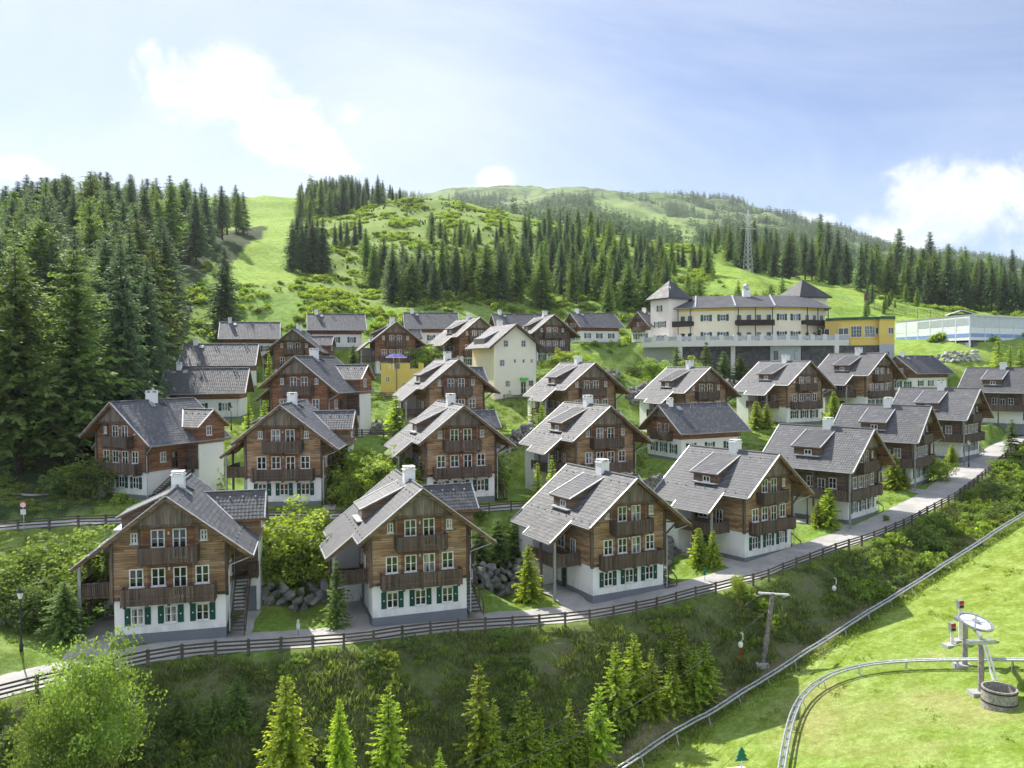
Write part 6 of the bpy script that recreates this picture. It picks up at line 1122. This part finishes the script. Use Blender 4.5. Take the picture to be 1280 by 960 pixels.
WOODS = []   # x, y, height, proto list, label, group
def wood(pts, hr, protos, label, group):
    for x, y in pts: WOODS.append((x, y, RNG.uniform(*hr), *pick(protos, label), group))
edge_px = lambda d: float(forest_edge(np.array(d)))
wood(region(64, (-260, 215), (114, 150), lambda p, d: p < edge_px(d) - 8, 3.6, 1), (21, 30), [TALL, PINE, LARCH], 'tall dark spruce at the near edge of the forest left of village', 'spruces of the left forest')
wood(region(95, (-320, 235), (150, 215), lambda p, d: p < edge_px(d) - 4, 4.2, 2), (21, 29), [TALL, PINE, LARCH], 'tall dark spruce inside the forest left of village', 'spruces of the left forest')
wood(region(240, (-400, 326), (215, 400), lambda p, d: p < edge_px(d) - 2, 5.0, 3), (19, 27), [TALL, PINE, MIDT], 'dark spruce high in the forest left of the piste', 'spruces of the left forest')
wood([((p - 640) / F * d, d) for p, d in [(368, 300), (374, 306), (380, 298), (386, 308), (393, 300), (399, 305), (406, 299), (377, 312), (390, 313)]], (17, 23), [TALL], 'dark spruce in the compact clump right beside the piste', 'spruce clump by the piste')
wood([((p - 640) / F * d, d) for p, d in [(421, 338), (428, 342), (436, 336), (446, 340), (452, 345)]], (9, 13), [TALL], 'smaller dark spruce above the compact clump on the mound', 'small spruces on the mound')
wood(region(110, (376, 545), (440, 560), lambda p, d: d < 470 + (545 - p) * 0.6 and p < 470 + (d - 440), 4.6, 4), (19, 26), [TALL, PINE], 'dark spruce on the skyline between piste and mound', 'skyline spruces')
wood(region(9, (458, 482), (272, 292), lambda p, d: True, 3.2, 5), (11, 15), [MIDT], 'mid green spruce of the small group left of the mound grove', 'spruces on the lower mound')
wood(region(26, (486, 612), (236, 262), lambda p, d: True, 4.0, 6), (11, 17), [TALL, PINE, MIDT], 'dark spruce of the grove behind the top-row lodges', 'grove behind the lodges')
wood(region(14, (540, 600), (330, 352), lambda p, d: True, 5.0, 7), (7, 11), [MIDT], 'small conifer along the rock step of mound', 'conifers on the rock step')
wood(region(58, (622, 838), (240, 300), lambda p, d: not (d < 262 and 640 < p < 705 and (p * 7) % 3 < 1.4), 4.6, 8), (11, 18), [MIDT, TALL], 'green spruce of the central wood behind dark top-row chalet', 'spruces of the central wood')
wood(region(85, (620, 905), (300, 420), lambda p, d: p < 905 - (d - 300) * 0.25, 5.4, 9), (11, 17), [TALL, MIDT], 'dark spruce deep in the central wood', 'spruces of the central wood')
wood(region(26, (835, 1008), (226, 246), lambda p, d: p < 880 or p > 918, 4.2, 10), (9, 15), [MIDT], 'green spruce standing directly behind the hotel roof', 'spruces behind the hotel')
wood(region(105, (1060, 1420), (292, 360), lambda p, d: d > 372 - (p - 1000) * 0.26, 5.0, 11), (17, 26), [TALL, PINE, LARCH], 'tall spruce at the front of the forest on the right', 'spruces of the right forest')
wood(region(170, (862, 1420), (360, 480), lambda p, d: d > 368, 5.6, 12), (16, 24), [TALL, PINE, MIDT], 'dark spruce up the slope of the right forest', 'spruces of the right forest')
wood(region(16, (1080, 1200), (262, 300), lambda p, d: (p - 1080) * 0.5 + 262 < d, 5.0, 13), (3, 7), [MIDT], 'short young spruce in front of the right forest', 'young spruces before the right forest')
SKYL = np.array([(-400, 240), (0, 236), (50, 216), (105, 204), (150, 209), (215, 213), (260, 226), (300, 221), (335, 236), (370, 226), (400, 218), (430, 215), (470, 222), (500, 236), (535, 248), (560, 262), (620, 264), (660, 268), (700, 264), (760, 270), (800, 287), (850, 301), (866, 303), (882, 284), (930, 264), (1000, 283), (1100, 292), (1200, 314), (1280, 335), (1400, 350)], float)
WX = np.array([w[0] for w in WOODS]); WY = np.array([w[1] for w in WOODS]); WZ = height(WX, WY); keepw = []
for i, w in enumerate(WOODS):          # no crown rises above the forest's own skyline
    pxi, pyi = PROJ(WX[i], WY[i], WZ[i] + w[2]); lim = float(np.interp(pxi, SKYL[:, 0], SKYL[:, 1])) + abs(RNG.normal(0, 9)) - (8 if RNG.uniform() < 0.12 else 0)
    hh = w[2] if pyi > lim else w[2] - (lim - float(pyi)) / F * WY[i]
    if hh > 6.5 or hh > 0.8 * w[2]: WOODS[i] = (w[0], w[1], hh) + tuple(w[3:]); keepw.append(i)
WOODS = [WOODS[i] for i in keepw]; WX, WY, WZ = WX[keepw], WY[keepw], WZ[keepw]; size = np.array([w[2] for w in WOODS]) / WY
fr = np.abs(WX / WY) < 0.66; order = np.argsort(-(size * fr)); single = set(order[:300].tolist())
print('woods', len(WOODS), 'in frame', int(fr.sum()))
def scatter(name, pts, zz, sc, protos, label, cat, seed=0, tilt=0.0):
    """one object of kind stuff: many small copies set on points with geometry nodes"""
    g = np.random.default_rng(seed); me = bpy.data.meshes.new(name); n = len(pts); co = np.column_stack([pts, zz]).astype(np.float32); me.vertices.add(n); me.vertices.foreach_set('co', co.ravel())
    a = me.attributes.new('sc', 'FLOAT_VECTOR', 'POINT'); sc = np.asarray(sc, np.float32); sc = np.repeat(sc[:, None], 3, 1) if sc.ndim == 1 else sc; a.data.foreach_set('vector', sc.ravel())
    r = me.attributes.new('rot', 'FLOAT_VECTOR', 'POINT'); ro = np.zeros((n, 3), np.float32); ro[:, 2] = g.uniform(0, 6.28, n); ro[:, :2] = g.uniform(-tilt, tilt, (n, 2)) if tilt else 0; r.data.foreach_set('vector', ro.ravel())
    w = me.attributes.new('which', 'INT', 'POINT'); w.data.foreach_set('value', g.integers(0, len(protos), n).astype(np.int32))
    nt = bpy.data.node_groups.new(name, 'GeometryNodeTree'); nt.interface.new_socket('Geometry', in_out='INPUT', socket_type='NodeSocketGeometry'); nt.interface.new_socket('Geometry', in_out='OUTPUT', socket_type='NodeSocketGeometry')
    N, L = nt.nodes, nt.links; gi = N.new('NodeGroupInput'); go = N.new('NodeGroupOutput'); jn = N.new('GeometryNodeJoinGeometry'); L.new(jn.outputs[0], go.inputs[0])
    def at(nm, typ): q = N.new('GeometryNodeInputNamedAttribute'); q.data_type = typ; q.inputs['Name'].default_value = nm; return q.outputs['Attribute']
    for i, p in enumerate(protos):
        oi = N.new('GeometryNodeObjectInfo'); oi.inputs['Object'].default_value = p; oi.inputs['As Instance'].default_value = True
        ip = N.new('GeometryNodeInstanceOnPoints'); cmp_ = N.new('FunctionNodeCompare'); cmp_.data_type = 'INT'; cmp_.operation = 'EQUAL'; ii = [s for s in cmp_.inputs if s.type == 'INT']; L.new(at('which', 'INT'), ii[0]); ii[1].default_value = i
        L.new(gi.outputs[0], ip.inputs['Points']); L.new(cmp_.outputs[0], ip.inputs['Selection']); L.new(oi.outputs['Geometry'], ip.inputs['Instance']); L.new(at('sc', 'FLOAT_VECTOR'), ip.inputs['Scale'])
        er = N.new('FunctionNodeEulerToRotation'); L.new(at('rot', 'FLOAT_VECTOR'), er.inputs[0]); L.new(er.outputs[0], ip.inputs['Rotation']); L.new(ip.outputs[0], jn.inputs[0])
    o = obj(name, me, None, True); md = o.modifiers.new('scatter', 'NODES'); md.node_group = nt; return tag(o, label, cat)
HIDDEN = {}
def proto_obj(me):
    if me.name not in HIDDEN: HIDDEN[me.name] = bpy.data.objects.new('source_' + me.name.replace('.', '_'), me)
    return HIDDEN[me.name]
rest = []
for i, (x, y, h_, pr, kk, lab, grp) in enumerate(WOODS):
    if i in single: plant(pr, 'spruce', x, y, h_, lab, 'conifer', grp, WZ[i] - 0.2, kk, RNG.uniform(1.0, 1.45))
    else: rest.append(i)
if rest:
    for nm, pr, lab in (('forest', TALL, 'dense dark spruce forest covering the slopes behind the village'), ('mixed_forest', MIDT + LARCH + PINE, 'greener conifers mixed into the forest on slopes behind')):
        ids = [i for i in rest if (WOODS[i][3] is TALL) == (nm == 'forest')]
        if ids: scatter(nm, np.column_stack([WX[ids], WY[ids]]), WZ[ids] - 0.2, np.array([WOODS[i][2] / WOODS[i][3][0][0] for i in ids]), [proto_obj(p[1]) for p in pr], lab, 'forest', 5)

# ------------------------------------------------------------------ undergrowth, tall grass and scrub (uncountable: kind stuff)
def tuft_mesh(seed, h, n, spread, mat, w=0.035):
    g = np.random.default_rng(seed); a = g.uniform(0, 6.28, n); r = spread * np.sqrt(g.uniform(0, 1, n)); p = np.stack([r * np.cos(a), r * np.sin(a), 0 * r - 0.05], -1); b = g.uniform(0, 6.28, n); hh = h * g.uniform(0.5, 1.2, n); lean = np.stack([np.cos(b), np.sin(b), 0 * b], -1) * (hh * g.uniform(0.15, 0.7, n))[:, None]
    sd = np.stack([-np.sin(b), np.cos(b), 0 * b], -1) * w * g.uniform(0.6, 1.5, n)[:, None]; tip = p + lean + np.stack([0 * hh, 0 * hh, hh], -1); mid = p + lean * 0.35 + np.stack([0 * hh, 0 * hh, hh * 0.6], -1); V = np.stack([p - sd, p + sd, mid + sd * 0.9, tip, mid - sd * 0.9], -2).reshape(-1, 3)
    T = np.zeros((n, 5, 3)); T[..., 0] = np.array([0.1, 0.1, 0.6, 1.0, 0.6]); T[..., 1] = g.uniform(0, 1, n)[:, None]; me = np_mesh('tuft', V, np.arange(n * 5).reshape(-1, 5), mat, T.reshape(-1, 3)); return me
def low_shrub(seed, mat, H=1.0, R0=0.8): return leafy_crown(seed, H, R0, 22, 26, 0.085, mat, 0.0)
TU_B = [proto_obj(tuft_mesh(300 + i, 0.32, 32, 0.5, 'grass_blade', 0.024)) for i in range(3)]; TU_D = [proto_obj(tuft_mesh(310 + i, 0.34, 34, 0.55, 'grass_dull', 0.024)) for i in range(3)]
LS = [proto_obj(low_shrub(320 + i, m)) for i, m in enumerate(('leaves_mid', 'leaves_bright', 'shrub_dark', 'leaves_mid'))]
CS = [proto_obj(leafy_crown(330 + i, 1.3, 1.2, 26, 14, 0.2, m, 0.0)) for i, m in enumerate(('leaves_bright', 'leaves_mid', 'leaves_bright', 'leaves_bright'))]
F1 = np.array(FENCE1); R1c, R2c = ROAD1, ROAD2
def clear(x, y, pad=1.6):
    ok = np.ones(len(x), bool)
    for M, c, r, pz in PADS:
        s = (np.abs(x - c[0]) < 18) & (np.abs(y - c[1]) < 18)
        if s.any(): i = np.where(s)[0]; ok[i] &= pad_dist(x[i], y[i], M, c, r) > pad
    for L_, hw in ((ROAD1, 2.9), (ROAD2, 2.4)): d, _ = line_near(x, y, L_); ok &= d > hw
    return ok
def cloud(n, xr, yr, keep, seed):
    g = np.random.default_rng(seed); x = g.uniform(*xr, n); y = g.uniform(*yr, n); k = keep(x, y); x, y = x[k], y[k]; return x, y, g
fence_y = lambda x: np.interp(x, F1[:, 0], F1[:, 1])
# embankment below the lane
x, y, g = cloud(85000, (-45, 95), (34, 150), lambda x, y: (y < fence_y(x) - 0.5) & (y > fence_y(x) - 26) & (meadow_side(x, y) < -1.8) & (np.abs(x / y) < 0.75), 41); dens = fbm(x, y, 7, 3, 11) + 0.35 * fbm(x, y, 2.5, 2, 12); k = dens > -0.45; x, y = x[k], y[k]
z = height(x, y); m = g.uniform(0, 1, len(x)) < 0.62; sc = g.uniform(0.7, 1.7, len(x))
scatter('tall_grass', np.column_stack([x, y])[m], z[m], sc[m], TU_D, 'dull tall grass covering the shaded embankment', 'grass', 1, 0.2); scatter('bank_grass', np.column_stack([x, y])[~m], z[~m], sc[~m], TU_B, 'fresh green grass tufts on the embankment', 'grass', 2, 0.2)
x, y, g = cloud(8000, (-45, 95), (36, 150), lambda x, y: (y < fence_y(x) - 1.2) & (y > fence_y(x) - 24) & (meadow_side(x, y) < -1.6) & (np.abs(x / y) < 0.75), 42); dens = fbm(x, y, 9, 3, 13) + np.where(x > 30, 0.55, 0.0); k = dens > 0.12; x, y = x[k], y[k]; scatter('undergrowth', np.column_stack([x, y]), height(x, y), g.uniform(0.5, 1.35, len(x)) * np.where(x > 32, 1.35, 1.0), LS, 'low leafy undergrowth spread over the embankment', 'undergrowth', 3, 0.15)
x, y, g = cloud(42000, (5, 75), (38, 110), lambda x, y: (meadow_side(x, y) > -1.2) & (np.abs(x / y) < 0.72), 48); ms = meadow_side(x, y); k = (np.exp(-np.abs(ms) / 1.0) > g.uniform(0.15, 1.0, len(x))) | (fbm(x, y, 6, 3, 20) > 0.75); x, y = x[k], y[k]; TU_S = [proto_obj(tuft_mesh(340 + i, 0.13, 16, 0.3, 'grass_blade', 0.02)) for i in range(2)]; scatter('meadow_grass', np.column_stack([x, y]), height(x, y), g.uniform(0.6, 1.4, len(x)) * np.where(np.abs(meadow_side(x, y)) < 1.0, 2.4, 1.0), TU_S, 'short bright grass tufts scattered over the mown meadow', 'grass', 9, 0.2)
# slopes between the rows of houses
x, y, g = cloud(26000, (-75, 120), (58, 175), lambda x, y: (y > fence_y(x) + 5) & (np.abs(x / y) < 0.72), 43); k = clear(x, y, 3.0); x, y = x[k], y[k]; k = fbm(x, y, 8, 3, 14) > -0.35; x, y = x[k], y[k]; scatter('slope_grass', np.column_stack([x, y]), height(x, y), g.uniform(0.5, 1.2, len(x)), TU_B, 'fresh grass tufts on the slopes between the chalets', 'grass', 4, 0.2)
x, y, g = cloud(3800, (-75, 120), (60, 178), lambda x, y: (y > fence_y(x) + 5) & (np.abs(x / y) < 0.72), 44); k = clear(x, y, 3.4); x, y = x[k], y[k]; k = fbm(x, y, 11, 3, 15) > 0.22; x, y = x[k], y[k]; scatter('slope_scrub', np.column_stack([x, y]), height(x, y), g.uniform(0.5, 1.5, len(x)), LS, 'low scrub on the slopes between the chalets', 'scrub', 5, 0.15)
# hillside scrub above the village
def hill_keep(x, y):
    D = np.hypot(x, y); zz = height(x, y); px, py = PROJ(x, y, zz); ok = (D > 196) & (D < 480) & (px > -40) & (px < 1320) & ~in_poly(px, py, LEFT_PISTE) & ~in_poly(px, py, RIGHT_PISTE) & (px > forest_edge(D) - 5); ok &= ~((px > 800) & (D < 232)); return ok & (clear(x, y, 2.5))
x, y, g = cloud(60000, (-200, 300), (196, 470), hill_keep, 45); D = np.hypot(x, y); dens = fbm(x, y, 26, 4, 16) + 0.4 * fbm(x, y, 8, 2, 17) + np.where(D < 270, 0.25, 0.0); k = dens > 0.22; x, y = x[k], y[k]; scatter('hillside_scrub', np.column_stack([x, y]), height(x, y), g.uniform(0.35, 1.15, len(x)) * (0.7 + 0.6 * np.clip(dens[k], 0, 1)), CS, 'bright green scrub covering the hillside above the village', 'scrub', 6, 0.15)
x, y, g = cloud(900, (-95, 40), (250, 440), lambda x, y: hill_keep(x, y) & (x / y > -0.24) & (x / y < 0.03), 47); k = fbm(x, y, 40, 2, 19) > 0.1; x, y = x[k], y[k]; STM = [proto_obj(MB().lathe([(0.45, -0.3), (0.36, 0.2), (0.33, 0.9)], 8).mesh('stump', 'bark'))]; scatter('tree_stumps', np.column_stack([x, y]), height(x, y), g.uniform(0.5, 1.2, len(x)), STM, 'dark stumps and snags dotted over the cleared mound', 'stumps', 8, 0.2)
# woods on the far mountain
def far_keep(x, y):
    D = np.hypot(x, y); zz = height(x, y); px, py = PROJ(x, y, zz); return (D > 640) & ~in_poly(px, py, FAR_PISTE) & (px > 380) & (px < 1330) & (py > 246)
x, y, g = cloud(24000, (-350, 1400), (640, 2100), far_keep, 46); dens = fbm(x, y, 260, 4, 18); k = dens > 0.12 - 0.25 * (y < 1000); x, y = x[k], y[k]
FT = [proto_obj(spruce_crown(400 + i, 18, 4.2, 9, 6, 3, 'needles_dark', 0.03, 0.3, 0.8, 1.6, 0.3)) for i in range(2)]; scatter('distant_woods', np.column_stack([x, y]), height(x, y) - 0.5, g.uniform(0.7, 1.3, len(x)), FT, 'distant dark woods on the far mountain', 'woods', 7)

# ------------------------------------------------------------------ air
def haze():
    m = bpy.data.materials.new('haze'); m.use_nodes = True; nt = m.node_tree; nt.nodes.clear(); o = nt.nodes.new('ShaderNodeOutputMaterial'); v = nt.nodes.new('ShaderNodeVolumePrincipled'); v.inputs['Color'].default_value = (0.86, 0.92, 1.0, 1); v.inputs['Density'].default_value = HAZE; v.inputs['Anisotropy'].default_value = 0.3; nt.links.new(v.outputs[0], o.inputs['Volume']); MT['haze'] = m
    g = bpy.data.objects['ground'].data; co = np.empty(len(g.vertices) * 3, np.float32); g.vertices.foreach_get('co', co); co = co.reshape(-1, 3); lo, hi = co.min(0), co.max(0)
    b = MB().box(lo[0] - 20, hi[0] + 20, lo[1] - 20, hi[1] + 20, lo[2] - 1.5, hi[2] + 30).build('haze', 'haze'); tag(b, 'thin bluish summer haze over the whole valley', 'haze', kind='stuff')
HAZE = 0.00008
haze()
